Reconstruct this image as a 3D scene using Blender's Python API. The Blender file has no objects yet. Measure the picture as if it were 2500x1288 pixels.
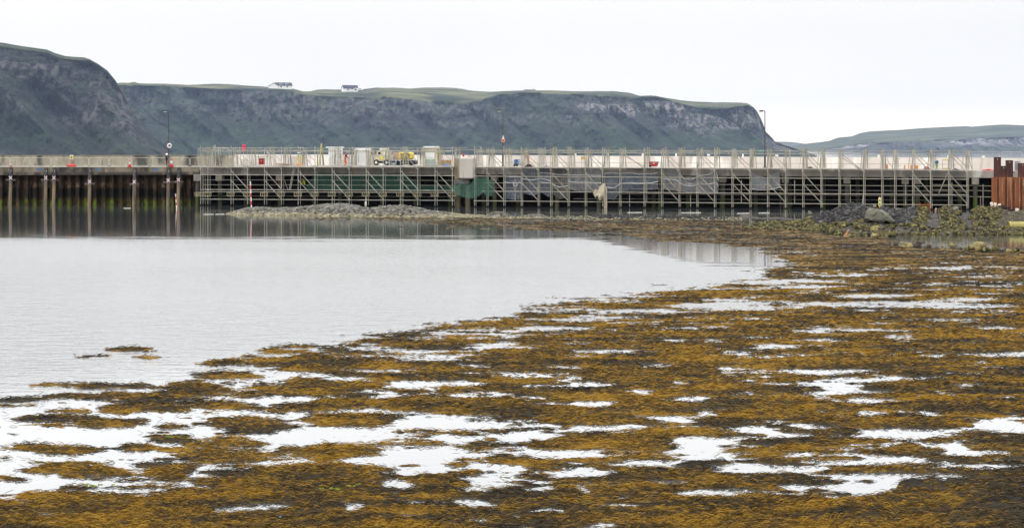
import bpy, math, random
import numpy as np
from mathutils import Vector, Matrix, Euler
random.seed(11); RNG = np.random.default_rng(11)
S = bpy.context.scene
C = S.collection
R = math.radians

# ------------------------------------------------------------------ camera
CH = 6.7            # camera height over the water, metres
FP = 5000.0         # focal length in pixels of the 2500 px wide photograph
HX, HY = 1250.0, 360.0
cam = bpy.data.cameras.new('camera'); camo = bpy.data.objects.new('camera', cam); C.objects.link(camo)
camo.location = (0, 0, CH); camo.rotation_euler = (R(90), 0, 0)
cam.sensor_width = 36; cam.lens = FP / 2500 * 36
cam.shift_y = -(644 - HY) / 2500
cam.clip_start = 0.5; cam.clip_end = 30000
S.camera = camo
# ------------------------------------------------------------------ world, sun, exposure
SUN_EL, SUN_AZ = R(42), R(-38)      # sun high on the left, behind thin cloud
w = bpy.data.worlds.new('World'); S.world = w; w.use_nodes = True
nt = w.node_tree; nt.nodes.clear()
def wn(t, **k):
    n = nt.nodes.new(t)
    for a, b in k.items(): setattr(n, a, b)
    return n
wo = wn('ShaderNodeOutputWorld'); bg = wn('ShaderNodeBackground'); sky = wn('ShaderNodeTexSky', sky_type='NISHITA', sun_disc=False)
sky.sun_elevation = SUN_EL; sky.sun_rotation = SUN_AZ; sky.air_density = 1.5; sky.dust_density = 3
geo = wn('ShaderNodeTexCoord'); sep = wn('ShaderNodeSeparateXYZ'); nt.links.new(geo.outputs['Generated'], sep.inputs[0])
ramp = wn('ShaderNodeValToRGB'); nt.links.new(sep.outputs['Z'], ramp.inputs[0])
cr = ramp.color_ramp; cr.interpolation = 'EASE'
def stop(p, v, tint=(1, 1, 1)):
    e = cr.elements.new(p); e.color = (v * tint[0], v * tint[1], v * tint[2], 1)
cr.elements[0].position = 0; cr.elements[0].color = (.40, .345, .27, 1)
cr.elements[1].position = 1; cr.elements[1].color = (.50, .51, .52, 1)
stop(.025, .282, (1, .97, .92)); stop(.055, .272, (1, .975, .93)); stop(.079, .276, (1, .98, .94)); stop(.112, .50); stop(.15, .56); stop(.3, .62); stop(.6, .50, (1, 1, 1.01))
mulr = wn('ShaderNodeVectorMath', operation='SCALE'); mulr.inputs[3].default_value = 40.0
nt.links.new(ramp.outputs[0], mulr.inputs[0])
cn = wn('ShaderNodeTexNoise'); cn.inputs['Scale'].default_value = 3.2; cn.inputs['Detail'].default_value = 3
nt.links.new(geo.outputs['Generated'], cn.inputs['Vector'])
cm = wn('ShaderNodeMapRange'); cm.inputs[1].default_value = .3; cm.inputs[2].default_value = .7; cm.inputs[3].default_value = .93; cm.inputs[4].default_value = 1.05
nt.links.new(cn.outputs[0], cm.inputs[0])
mul2 = wn('ShaderNodeVectorMath', operation='SCALE'); nt.links.new(mulr.outputs[0], mul2.inputs[0]); nt.links.new(cm.outputs[0], mul2.inputs[3])
mx = wn('ShaderNodeMix', data_type='RGBA'); mx.inputs[0].default_value = .97      # thick bright cloud over the blue sky
nt.links.new(sky.outputs[0], mx.inputs[6]); nt.links.new(mul2.outputs[0], mx.inputs[7])
nt.links.new(mx.outputs[2], bg.inputs[0]); bg.inputs[1].default_value = .1
nt.links.new(bg.outputs[0], wo.inputs[0])
sl = bpy.data.lights.new('sun', 'SUN'); sl.energy = 1.2; sl.angle = R(20); sl.color = (1, .96, .9)
so = bpy.data.objects.new('sun', sl); C.objects.link(so)
so.rotation_euler = Vector((math.sin(SUN_AZ) * math.cos(SUN_EL), math.cos(SUN_AZ) * math.cos(SUN_EL) * -1, math.sin(SUN_EL))).to_track_quat('Z', 'Y').to_euler()
S.view_settings.view_transform = 'Standard'; S.view_settings.look = 'None'; S.view_settings.exposure = 0; S.view_settings.gamma = 1
S.cycles.volume_bounces = 0; S.cycles.max_bounces = 8; S.cycles.transparent_max_bounces = 16

# ------------------------------------------------------------------ noise
def _h(ix, iy, iz):
    n = (ix.astype(np.int64) * 374761393 + iy.astype(np.int64) * 668265263 + iz.astype(np.int64) * 2147483647) & 0xffffffff
    n = ((n ^ (n >> 13)) * 1274126177) & 0xffffffff
    return ((n ^ (n >> 16)) & 0xffff) / 65535.0
def vnoise(x, y, z=0.0):
    x, y, z = np.broadcast_arrays(np.asarray(x, float), np.asarray(y, float), np.asarray(z, float))
    ix, iy, iz = np.floor(x), np.floor(y), np.floor(z)
    fx, fy, fz = x - ix, y - iy, z - iz
    fx, fy, fz = [f * f * (3 - 2 * f) for f in (fx, fy, fz)]
    o = 0
    for dx in (0, 1):
        for dy in (0, 1):
            for dz_ in (0, 1):
                o = o + _h(ix + dx, iy + dy, iz + dz_) * (fx if dx else 1 - fx) * (fy if dy else 1 - fy) * (fz if dz_ else 1 - fz)
    return o * 2 - 1
def fbm(x, y, z=0.0, oct=4, g=.5):
    a, s, o, t = 1.0, 1.0, 0, 0
    for i in range(oct):
        o = o + a * vnoise(x * s + 17.3 * i, y * s - 9.1 * i, z * s + 3.7 * i); t += a; a *= g; s *= 2.03
    return o / t

# ------------------------------------------------------------------ materials
MATS = {}
def mat(name, col, col2=None, scale=2.0, rough=.8, metal=0.0, stretch=(1, 1, 1), bump=0.0, bscale=None, ramp=(.35, .65), detail=5, layers=(), alpha=None, spec=None, coord='pos'):
    """Principled material; colour varies between col and col2 by noise; layers are further (colour, scale, stretch, lo, hi, zrange)"""
    if name in MATS: return MATS[name]
    m = bpy.data.materials.new(name); m.use_nodes = True; t = m.node_tree; b = t.nodes['Principled BSDF']
    b.inputs['Roughness'].default_value = rough; b.inputs['Metallic'].default_value = metal
    b.inputs['Specular IOR Level'].default_value = spec if spec is not None else (.06 if rough >= .69 else .25)
    g = t.nodes.new('ShaderNodeNewGeometry')
    def noise(sc, st, dt=detail):
        mp = t.nodes.new('ShaderNodeMapping'); mp.inputs['Scale'].default_value = st
        t.links.new(g.outputs['Position'], mp.inputs[0])
        n = t.nodes.new('ShaderNodeTexNoise'); n.inputs['Scale'].default_value = sc; n.inputs['Detail'].default_value = dt
        t.links.new(mp.outputs[0], n.inputs['Vector']); return n
    def rng(src, lo, hi):
        r = t.nodes.new('ShaderNodeMapRange'); r.inputs[1].default_value = lo; r.inputs[2].default_value = hi
        t.links.new(src, r.inputs[0]); return r.outputs[0]
    def mixc(f, a, c):
        x = t.nodes.new('ShaderNodeMix'); x.data_type = 'RGBA'; t.links.new(f, x.inputs[0])
        if isinstance(a, tuple): x.inputs[6].default_value = (*a, 1)
        else: t.links.new(a, x.inputs[6])
        x.inputs[7].default_value = (*c, 1); return x.outputs[2]
    cur = col
    if col2 is not None: cur = mixc(rng(noise(scale, stretch).outputs[0], *ramp), col, col2)
    for (lc, lsc, lst, lo, hi, zr) in layers:
        f = rng(noise(lsc, lst).outputs[0], lo, hi)
        if zr:
            sp = t.nodes.new('ShaderNodeSeparateXYZ'); t.links.new(g.outputs['Position'], sp.inputs[0])
            z1 = t.nodes.new('ShaderNodeMapRange'); z1.inputs[1].default_value = zr[0]; z1.inputs[2].default_value = zr[1]; t.links.new(sp.outputs['Z'], z1.inputs[0])
            z2 = t.nodes.new('ShaderNodeMapRange'); z2.inputs[1].default_value = zr[3]; z2.inputs[2].default_value = zr[2]; t.links.new(sp.outputs['Z'], z2.inputs[0])
            q = t.nodes.new('ShaderNodeMath'); q.operation = 'MULTIPLY'; t.links.new(z1.outputs[0], q.inputs[0]); t.links.new(z2.outputs[0], q.inputs[1])
            q2 = t.nodes.new('ShaderNodeMath'); q2.operation = 'MULTIPLY'; t.links.new(q.outputs[0], q2.inputs[0]); t.links.new(f, q2.inputs[1]); f = q2.outputs[0]
        cur = mixc(f, cur, lc)
    if isinstance(cur, tuple): b.inputs['Base Color'].default_value = (*cur, 1)
    else: t.links.new(cur, b.inputs['Base Color'])
    if bump:
        n = noise(bscale or scale * 4, (1, 1, 1)); bp = t.nodes.new('ShaderNodeBump'); bp.inputs['Strength'].default_value = 1; bp.inputs['Distance'].default_value = bump
        t.links.new(n.outputs[0], bp.inputs['Height']); t.links.new(bp.outputs[0], b.inputs['Normal'])
    if alpha is not None: b.inputs['Alpha'].default_value = alpha
    MATS[name] = m; return m
def plain(name, col, rough=.6, metal=0.0): return mat(name, col, tuple(c * .72 for c in col), 3.0, rough, metal)

# ------------------------------------------------------------------ mesh builder
class MB:
    def __init__(s): s.v = []; s.f = []; s.mi = []
    def add(s, vs, fs, m=0):
        n = len(s.v); s.v += [tuple(v) for v in vs]; s.f += [tuple(i + n for i in f) for f in fs]; s.mi += [m] * len(fs); return s
    def box(s, c, d, rz=0.0, M=None, m=0, bev=0.0):
        x, y, z = d[0] / 2, d[1] / 2, d[2] / 2
        T = Matrix.Translation(c) @ Matrix.Rotation(rz, 4, 'Z') if M is None else M
        if bev:
            e = bev; vs = []
            for (zz, k) in ((-z, 1), (-z + e, 0), (z - e, 0), (z, 1)):
                a, b2 = x - e * k, y - e * k
                q = [(-a + e, -b2), (a - e, -b2), (a, -b2 + e), (a, b2 - e), (a - e, b2), (-a + e, b2), (-a, b2 - e), (-a, -b2 + e)]
                vs += [T @ Vector((p[0], p[1], zz)) for p in q]
            fs = [tuple(range(7, -1, -1)), tuple(range(24, 32))]
            for l in range(3):
                for i in range(8): j = (i + 1) % 8; fs.append((l * 8 + i, l * 8 + j, l * 8 + 8 + j, l * 8 + 8 + i))
            return s.add(vs, fs, m)
        vs = [T @ Vector((a * x, b * y, e * z)) for e in (-1, 1) for a, b in ((-1, -1), (1, -1), (1, 1), (-1, 1))]
        return s.add(vs, [(3, 2, 1, 0), (4, 5, 6, 7), (0, 1, 5, 4), (1, 2, 6, 5), (2, 3, 7, 6), (3, 0, 4, 7)], m)
    def tube(s, p, q, r, n=6, r2=None, m=0):
        p, q = Vector(p), Vector(q); d = q - p
        if d.length < 1e-6: return s
        u = d.orthogonal().normalized(); v = d.normalized().cross(u); r2 = r if r2 is None else r2
        vs = [p + (u * math.cos(2 * math.pi * i / n) + v * math.sin(2 * math.pi * i / n)) * r for i in range(n)]
        vs += [q + (u * math.cos(2 * math.pi * i / n) + v * math.sin(2 * math.pi * i / n)) * r2 for i in range(n)]
        return s.add(vs, [(i, (i + 1) % n, n + (i + 1) % n, n + i) for i in range(n)] + [tuple(range(n - 1, -1, -1)), tuple(range(n, 2 * n))], m)
    def path(s, pts, r, n=6, m=0):
        for a, b in zip(pts[:-1], pts[1:]): s.tube(a, b, r, n, m=m)
        return s
    def lathe(s, c, prof, n=16, m=0, M=None):
        vs = []
        for (r, z) in prof:
            for i in range(n):
                a = 2 * math.pi * i / n; p = Vector((r * math.cos(a), r * math.sin(a), z)); vs.append((M @ p) if M else Vector(c) + p)
        fs = []
        for k in range(len(prof) - 1):
            for i in range(n): j = (i + 1) % n; fs.append((k * n + i, k * n + j, k * n + n + j, k * n + n + i))
        fs += [tuple(range(n - 1, -1, -1)), tuple(range((len(prof) - 1) * n, len(prof) * n))]
        return s.add(vs, fs, m)
    def prism(s, poly, y0, y1, T=None, m=0):      # poly in x,z extruded along y
        n = len(poly); T = T or Matrix()
        vs = [T @ Vector((x, y0, z)) for x, z in poly] + [T @ Vector((x, y1, z)) for x, z in poly]
        return s.add(vs, [tuple(range(n)), tuple(range(2 * n - 1, n - 1, -1))] + [(i, i + n, (i + 1) % n + n, (i + 1) % n) for i in range(n)], m)
    def rock(s, c, d, rnd, m=0, sub=1):
        vs, fs = ICO[sub]
        ph = rnd.uniform(0, 100); q = Euler((rnd.uniform(0, 6), rnd.uniform(0, 6), rnd.uniform(0, 6))).to_matrix()
        P = vs @ np.array(q)
        k = 1 + .34 * vnoise(P[:, 0] * 1.3 + ph, P[:, 1] * 1.3, P[:, 2] * 1.3) + .12 * vnoise(P[:, 0] * 3 + ph, P[:, 1] * 3, P[:, 2] * 3)
        P = np.clip(P * k[:, None], -.86, .86) * np.array(d) / 2
        a = rnd.uniform(0, 6.28); ca, sa = math.cos(a), math.sin(a)
        tx = rnd.uniform(-.35, .35); ct, st = math.cos(tx), math.sin(tx)
        X = P[:, 0] * ca - P[:, 1] * sa; Y = P[:, 0] * sa + P[:, 1] * ca; Z = P[:, 2]
        X, Z = X * ct - Z * st, X * st + Z * ct
        return s.add(np.stack([X + c[0], Y + c[1], Z + c[2]], 1).tolist(), fs, m)
    def build(s, name, mats, parent=None, smooth=False):
        me = bpy.data.meshes.new(name); v = s.v
        if parent is not None:
            o = parent
            off = Vector((0, 0, 0)); T = Matrix()
            while o is not None: T = o.matrix_basis @ T; o = o.parent
            Ti = T.inverted(); v = [tuple(Ti @ Vector(p)) for p in v]
        me.from_pydata(v, [], s.f)
        for mm in (mats if isinstance(mats, (list, tuple)) else [mats]): me.materials.append(mm)
        if any(s.mi): me.polygons.foreach_set('material_index', s.mi)
        if smooth: me.polygons.foreach_set('use_smooth', [True] * len(s.f))
        me.update()
        ob = bpy.data.objects.new(name, me); C.objects.link(ob); ob.parent = parent; return ob
def ico(sub):
    t = (1 + 5 ** .5) / 2
    v = [Vector(p).normalized() for p in [(-1, t, 0), (1, t, 0), (-1, -t, 0), (1, -t, 0), (0, -1, t), (0, 1, t), (0, -1, -t), (0, 1, -t), (t, 0, -1), (t, 0, 1), (-t, 0, -1), (-t, 0, 1)]]
    f = [(0, 11, 5), (0, 5, 1), (0, 1, 7), (0, 7, 10), (0, 10, 11), (1, 5, 9), (5, 11, 4), (11, 10, 2), (10, 7, 6), (7, 1, 8), (3, 9, 4), (3, 4, 2), (3, 2, 6), (3, 6, 8), (3, 8, 9), (4, 9, 5), (2, 4, 11), (6, 2, 10), (8, 6, 7), (9, 8, 1)]
    for _ in range(sub):
        mid = {}; nf = []
        def md(a, b):
            k = (min(a, b), max(a, b))
            if k not in mid: v.append(((v[a] + v[b]) / 2).normalized()); mid[k] = len(v) - 1
            return mid[k]
        for a, b, c in f:
            x, y, z = md(a, b), md(b, c), md(c, a); nf += [(a, x, z), (b, y, x), (c, z, y), (x, y, z)]
        f = nf
    return np.array([tuple(p) for p in v]), f
ICO = {0: ico(0), 1: ico(1), 2: ico(2), 3: ico(3)}
def tag(o, label=None, cat=None, group=None, kind=None):
    if label: o['label'] = label
    if cat: o['category'] = cat
    if group: o['group'] = group
    if kind: o['kind'] = kind
    return o
def thing(name, label, cat, loc=(0, 0, 0), rz=0.0, group=None):
    o = bpy.data.objects.new(name, None); C.objects.link(o); o.location = loc; o.rotation_euler = (0, 0, rz); o.empty_display_size = .3
    o.matrix_basis = Matrix.Translation(loc) @ Matrix.Rotation(rz, 4, 'Z')
    return tag(o, label, cat, group)
def copy_tree(o, parent=None):
    c = o.copy(); C.objects.link(c); c.parent = parent
    for ch in [x for x in C.objects if x.parent is o]: copy_tree(ch, c)
    return c
def npmesh(name, V, F, mats, smooth=False, parent=None):
    me = bpy.data.meshes.new(name); V = np.asarray(V, np.float32); F = np.asarray(F, np.int32); k = F.shape[1]
    me.vertices.add(len(V)); me.vertices.foreach_set('co', V.ravel())
    me.loops.add(F.size); me.loops.foreach_set('vertex_index', F.ravel())
    me.polygons.add(len(F)); me.polygons.foreach_set('loop_start', np.arange(0, F.size, k, dtype=np.int32)); me.polygons.foreach_set('loop_total', np.full(len(F), k, np.int32))
    if smooth: me.polygons.foreach_set('use_smooth', np.ones(len(F), bool))
    for mm in (mats if isinstance(mats, (list, tuple)) else [mats]): me.materials.append(mm)
    me.update(calc_edges=True); me.validate()
    o = bpy.data.objects.new(name, me); C.objects.link(o); o.parent = parent; return o
def attr(o, name, vals):
    a = o.data.attributes.new(name, 'FLOAT', 'POINT'); a.data.foreach_set('value', np.asarray(vals, np.float32))
def gridfaces(nr, nc):
    i = np.arange(nr * nc).reshape(nr, nc)
    return np.stack([i[:-1, :-1].ravel(), i[:-1, 1:].ravel(), i[1:, 1:].ravel(), i[1:, :-1].ravel()], 1)
def ip(tab, x): return np.interp(x, [a for a, _ in tab], [b for _, b in tab])
def gp(px, py, z=0.0):               # the point of height z that lies on this photo direction
    Y = (CH - z) * FP / (py - HY); return Vector(((px - HX) / FP * Y, Y, z))

# ------------------------------------------------------------------ pier line
YA = 238.0; XA = (500 - HX) / FP * YA; YB = 221.0; XB = (2400 - HX) / FP * YB
PA = math.atan2(YB - YA, XB - XA)
def FY(px):
    t = (px - HX) / FP
    if px <= 500: return YA
    k = (YB - YA) / (XB - XA); return (YA - k * XA) / (1 - k * t)
def yaw(px): return 0.0 if px <= 500 else PA
def P(px, d, z): Y = FY(px) + d; return Vector(((px - HX) / FP * Y, Y, z))
def PP(px, py, d=0.0): Y = FY(px) + d; return Vector(((px - HX) / FP * Y, Y, CH - (py - HY) * Y / FP))
DECK = [(-200, 408), (560, 408), (1000, 407.7), (1200, 407.6), (1500, 408.6), (1900, 411.5), (2200, 414), (2440, 417), (2700, 419.4)]
BEAM = [(-200, 428), (560, 426), (1000, 425), (1300, 426), (1800, 429.5), (2400, 434), (2700, 436.5)]
def dz(px): return PP(px, ip(DECK, px)).z
def bz(px): return PP(px, ip(BEAM, px)).z
# ------------------------------------------------------------------ setting: seabed, water
sb = MB(); sb.add([(-9000, -50, -2.2), (9000, -50, -2.2), (9000, 13000, -2.2), (-9000, 13000, -2.2)], [(0, 1, 2, 3)])
tag(sb.build('seabed', mat('seabed_mud', (.03, .028, .02), (.05, .045, .03), .5)), kind='structure')

def water_material():
    m = bpy.data.materials.new('sea_water'); m.use_nodes = True; t = m.node_tree; b = t.nodes['Principled BSDF']
    N = t.nodes.new; L = t.links.new
    b.inputs['Base Color'].default_value = (.05, .056, .056, 1); b.inputs['IOR'].default_value = 1.45; b.distribution = 'MULTI_GGX'
    g = N('ShaderNodeNewGeometry'); sp = N('ShaderNodeSeparateXYZ'); L(g.outputs['Position'], sp.inputs[0])
    def mr(src, a, b2, c=0.0, d=1.0, sm=False):
        r = N('ShaderNodeMapRange'); r.inputs[1].default_value = a; r.inputs[2].default_value = b2; r.inputs[3].default_value = c; r.inputs[4].default_value = d
        if sm: r.interpolation_type = 'SMOOTHSTEP'
        L(src, r.inputs[0]); return r.outputs[0]
    def ma(op, a, b2):
        q = N('ShaderNodeMath'); q.operation = op
        for i, v in enumerate((a, b2)):
            if isinstance(v, (int, float)): q.inputs[i].default_value = v
            else: L(v, q.inputs[i])
        return q.outputs[0]
    def nz(sx, sy, sc=1.0, det=3, seed=0):
        mp = N('ShaderNodeMapping'); mp.inputs['Scale'].default_value = (sx, sy, 1); mp.inputs['Location'].default_value = (seed, seed, 0); L(g.outputs['Position'], mp.inputs[0])
        n = N('ShaderNodeTexNoise'); n.inputs['Scale'].default_value = sc; n.inputs['Detail'].default_value = det; L(mp.outputs[0], n.inputs['Vector']); return n.outputs[0]
    X, Y = sp.outputs['X'], sp.outputs['Y']
    # wind-ruffled water in front, a calm lee under the pier that widens on the right
    lee = ma('MULTIPLY', mr(X, 4.5, 12, 0, 1, True), 33.0)
    wob = ma('MULTIPLY', ma('SUBTRACT', nz(.10, .5, 1, 6), .5), 26.0)
    edge = ma('SUBTRACT', 150.5, lee)
    dd = ma('ADD', ma('SUBTRACT', Y, edge), wob)
    calm = mr(dd, -3.0, 1.8, 0, 1, True)
    far = mr(Y, 262, 275, 0, 1, True)                       # open bay beyond the pier is ruffled again
    calm = ma('MULTIPLY', calm, ma('SUBTRACT', 1.0, ma('MULTIPLY', far, .06)))
    # the weed bed damps the ripples: lee behind a slanting line
    wl = ma('ADD', ma('MULTIPLY', X, 1.55), ma('MULTIPLY', Y, -1.0))
    weed = mr(wl, -88, -66, 0, 1, True)
    weed = ma('MULTIPLY', weed, mr(Y, 95, 60, 0, 1, True))
    ruf = ma('MULTIPLY', ma('SUBTRACT', 1.0, calm), ma('SUBTRACT', 1.0, weed))
    patch = mr(nz(.03, .05, 1, 3, 9), .35, .65, .75, 1.1)
    ruf = ma('MULTIPLY', ruf, patch)
    L(ma('ADD', ma('MULTIPLY', ruf, .15), .035), b.inputs['Roughness'])
    rip = ma('MULTIPLY', ma('ADD', nz(3.2, 5.5, 1.0, 4), ma('MULTIPLY', nz(.7, 1.5, 1.0, 2, 4), 1.8)), ma('ADD', ma('MULTIPLY', ruf, .026), .0022))
    bp = N('ShaderNodeBump'); bp.inputs['Strength'].default_value = 1; bp.inputs['Distance'].default_value = 1.0
    L(rip, bp.inputs['Height']); L(bp.outputs[0], b.inputs['Normal'])
    return m
wt = MB(); wt.add([(-8800, -40, 0), (8800, -40, 0), (8800, 12500, 0), (-8800, 12500, 0)], [(0, 1, 2, 3)])
tag(wt.build('water', water_material()), kind='structure')

# ------------------------------------------------------------------ hills
def hill_material(name, rock, rock2, pale, green, grass, sc):
    m = bpy.data.materials.new(name); m.use_nodes = True; t = m.node_tree; b = t.nodes['Principled BSDF']; N = t.nodes.new; L = t.links.new
    b.inputs['Roughness'].default_value = .95; b.inputs['Specular IOR Level'].default_value = .1
    g = N('ShaderNodeNewGeometry')
    def nz(st, s, det=5, seed=0, lo=.4, hi=.6):
        mp = N('ShaderNodeMapping'); mp.inputs['Scale'].default_value = st; mp.inputs['Location'].default_value = (seed, 0, seed); L(g.outputs['Position'], mp.inputs[0])
        n = N('ShaderNodeTexNoise'); n.inputs['Scale'].default_value = s * sc; n.inputs['Detail'].default_value = det; L(mp.outputs[0], n.inputs['Vector'])
        r = N('ShaderNodeMapRange'); r.inputs[1].default_value = lo; r.inputs[2].default_value = hi; L(n.outputs[0], r.inputs[0]); return r.outputs[0]
    def at(n): a = N('ShaderNodeAttribute'); a.attribute_name = n; return a.outputs['Fac']
    def mul(a, c):
        q = N('ShaderNodeMath'); q.operation = 'MULTIPLY'; q.use_clamp = True; L(a, q.inputs[0])
        if isinstance(c, float): q.inputs[1].default_value = c
        else: L(c, q.inputs[1])
        return q.outputs[0]
    def mixc(f, a, c):
        x = N('ShaderNodeMix'); x.data_type = 'RGBA'; L(f, x.inputs[0])
        for i, v in ((6, a), (7, c)):
            if isinstance(v, tuple): x.inputs[i].default_value = (*v, 1)
            else: L(v, x.inputs[i])
        return x.outputs[2]
    c = mixc(nz((1, 1, 1.6), .08, 8), rock, rock2)
    c = mixc(mul(nz((1, 1, .8), .045, 7, 11, .42, .56), at('green')), c, green)
    c = mixc(mul(nz((1, 1, 1.3), .13, 6, 61, .48, .60), .8), c, tuple(v * .42 for v in green))
    c = mixc(mul(nz((1, 1, .8), .11, 6, 91, .52, .62), mul(at('green'), .7)), c, tuple(v * 1.8 for v in green))
    c = mixc(mul(nz((1, 1, .4), .24, 6, 71, .50, .57), mul(at('cliff'), .75)), c, tuple(v * .4 for v in rock))
    band = mul(nz((.35, .3, 1.8), .05, 4, 20, .46, .54), at('cliff'))
    c = mixc(mul(nz((1, .4, .18), .30, 5, 5, .48, .56), mul(band, at('pale'))), c, pale)
    c = mixc(mul(nz((.5, .5, 2.6), .12, 5, 55, .53, .60), mul(at('cliff'), .6)), c, tuple(v * 1.6 for v in green))
    c = mixc(mul(nz((1, 1, 1), .42, 5, 101, .53, .60), mul(at('green'), .8)), c, tuple(v * .35 for v in green))
    c = mixc(mul(nz((1, .5, .7), .9, 4, 31, .55, .64), mul(at('cliff'), at('pale2'))), c, pale)
    gr = mixc(nz((1, 1, 1), .03, 4, 41), grass, tuple(v * .7 for v in green))
    c = mixc(at('grass'), c, gr)
    L(c, b.inputs['Base Color'])
    n = N('ShaderNodeTexNoise'); n.inputs['Scale'].default_value = .35 * sc; n.inputs['Detail'].default_value = 6; L(g.outputs['Position'], n.inputs['Vector'])
    bp = N('ShaderNodeBump'); bp.inputs['Distance'].default_value = 3.0 / sc; bp.inputs['Strength'].default_value = 1; L(n.outputs[0], bp.inputs['Height']); L(bp.outputs[0], b.inputs['Normal'])
    return m
def hill(name, sky_, edge, D0, run, plat, step, material, gully=1.0, back=400, seed=0.0, talus=.5, split=.5, rows=64, pale_=((0, 1), (1, 1))):
    px = np.arange(sky_[0][0], sky_[-1][0] + step, step, dtype=float)
    sy = ip(sky_, px); ey = np.maximum(ip(edge, px), sy + .3)
    nc = len(px); prow = 14; nr = rows + prow + 2
    Z = np.zeros((nr, nc)); YY = np.zeros((nr, nc)); cl = np.zeros((nr, nc)); gn = np.zeros((nr, nc)); gs = np.zeros((nr, nc))
    X0 = (px - HX) / FP * D0
    ed = D0 + run; zE = CH - (ey - HY) * ed / FP
    sd = ed + plat; zS = CH - (sy - HY) * sd / FP; zE = np.minimum(zE, zS - .2)
    big = fbm(X0 / 95 + seed, 0 * X0 + 3.3, 0, 3)
    for r in range(rows):
        t = r / (rows - 1)
        prof = (talus * t / split) if t < split else talus + (1 - talus) * (t - split) / (1 - split)
        z = zE * t
        rid = 1 - np.abs(fbm((X0 + .9 * z) / 34 + seed, 0 * X0 + t * .5, seed, 4)) * 2.6
        dsp = gully * (34 * big * math.sin(math.pi * min(1, t * 1.02)) ** .5 + (30 * rid * math.sin(math.pi * t) ** .7 if 0 < t < 1 else 0) + 12 * fbm(X0 / 13, z / 11, seed, 5) * 1.0 + 5 * fbm(X0 / 3.5, z / 4.5, seed + 3, 3) * math.sin(math.pi * t) ** .5 if 0 < t < 1 else 0 * X0)
        if 0 < t < 1: dsp = dsp + gully * (1.6 * np.round(2 * fbm(X0 / 30, z / 9, seed + 5, 2)) + 5 * fbm(X0 / 6, z / 14, seed + 6, 3)) * (1 if t > split else .4)
        YY[r] = D0 + run * prof + dsp; Z[r] = z
        m_ = fbm(X0 / 70, z / 25, seed + 9, 3)
        cl[r] = np.clip((t - split * .75 + .25 * m_) * 4, 0, 1) * np.clip((1 - t) * 30, 0, 1)
        gn[r] = np.clip(.95 - .85 * cl[r] * (t > .15) + .7 * fbm(X0 / 55 + z / 45, z / 60, seed + 2, 3), 0, 1)
        gs[r] = np.clip((t - (.975 + .02 * fbm(X0 / 20, 0, seed, 3))) * 50, 0, 1)
    for k in range(prow):
        u = (k + 1) / prow
        YY[rows + k] = ed + plat * u; Z[rows + k] = zE + (zS - zE) * (u ** .8) + (1.1 * fbm(X0 / 60, u * 4, seed, 3) * math.sin(math.pi * u) if u < 1 else 0 * X0 + .35 * fbm(X0 / 9, 0, seed, 3)); gs[rows + k] = 1
    YY[rows + prow] = sd + back * .4; Z[rows + prow] = zS * .9 - 2; gs[rows + prow] = 1
    YY[rows + prow + 1] = sd + back; Z[rows + prow + 1] = -3; gs[rows + prow + 1] = 1
    Z[0] = -3
    X = (px - HX)[None, :] / FP * YY
    o = npmesh(name, np.stack([X, YY, Z], -1).reshape(-1, 3), gridfaces(nr, nc), material, True)
    attr(o, 'cliff', cl.ravel()); attr(o, 'green', gn.ravel()); attr(o, 'grass', gs.ravel()); attr(o, 'pale2', np.clip(np.broadcast_to(ip(pale_, px)[None, :], (nr, nc)).ravel() * .55, 0, .8)); attr(o, 'pale', np.broadcast_to(ip(pale_, px)[None, :], (nr, nc)).ravel())
    return tag(o, kind='structure')
hm = hill_material('cliff_rock_near', (.013, .013, .015), (.034, .031, .031), (.13, .12, .115), (.018, .030, .015), (.060, .070, .032), 1.0)
hm2 = hill_material('cliff_rock_mid', (.012, .013, .016), (.036, .036, .036), (.19, .175, .17), (.026, .043, .021), (.155, .150, .070), 1.0)
hm3 = hill_material('hill_slope_far', (.04, .036, .045), (.06, .052, .06), (.30, .27, .28), (.045, .060, .035), (.095, .105, .055), .35)
SKA = [(-700, 60), (-300, 72), (-120, 88), (0, 104), (60, 114), (115, 122), (135, 131), (160, 138), (185, 140), (205, 141), (218, 146), (240, 158), (262, 174), (275, 190), (283, 200), (297, 222), (318, 262), (345, 305), (380, 345), (420, 378), (460, 395)]
hill('near_cliff', SKA, [(a, b + (7 if a < 210 else 1.5)) for a, b in SKA], 980, 90, 60, 1.25, hm, .9, rows=120, seed=3.1, pale_=((0, .55), (1, .55)))
SKB = [(60, 214), (240, 208), (298, 202), (312, 204), (328, 200), (337, 205), (355, 206), (400, 205), (430, 206), (460, 208), (520, 205), (560, 206), (600, 209), (655, 213), (712, 216), (740, 223), (757, 223), (775, 219), (800, 218), (880, 219), (920, 214), (960, 214), (1000, 216), (1030, 214), (1080, 213), (1110, 215), (1160, 222), (1200, 224), (1280, 222), (1340, 221), (1400, 223), (1500, 223), (1540, 227), (1562, 234), (1590, 233), (1620, 238), (1660, 245), (1700, 248), (1750, 250), (1800, 250), (1826, 253), (1840, 262), (1847, 270), (1858, 290), (1863, 302), (1870, 322), (1885, 336), (1891, 345), (1910, 351), (1935, 359), (1960, 368), (2010, 385)]
EDB = [(60, 218), (298, 208), (400, 211), (520, 217), (600, 218), (655, 219), (712, 222), (740, 230), (800, 236), (860, 238), (900, 240), (950, 237), (1000, 240), (1050, 247), (1100, 252), (1150, 249), (1180, 246), (1220, 231), (1280, 227), (1340, 226), (1420, 231), (1480, 235), (1540, 240), (1600, 237), (1640, 246), (1700, 262), (1750, 266), (1790, 262), (1826, 256), (1840, 264), (1847, 272), (1858, 292), (1863, 304), (1870, 324), (1885, 338), (1910, 353), (1935, 361), (1960, 370), (2010, 386)]
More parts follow.
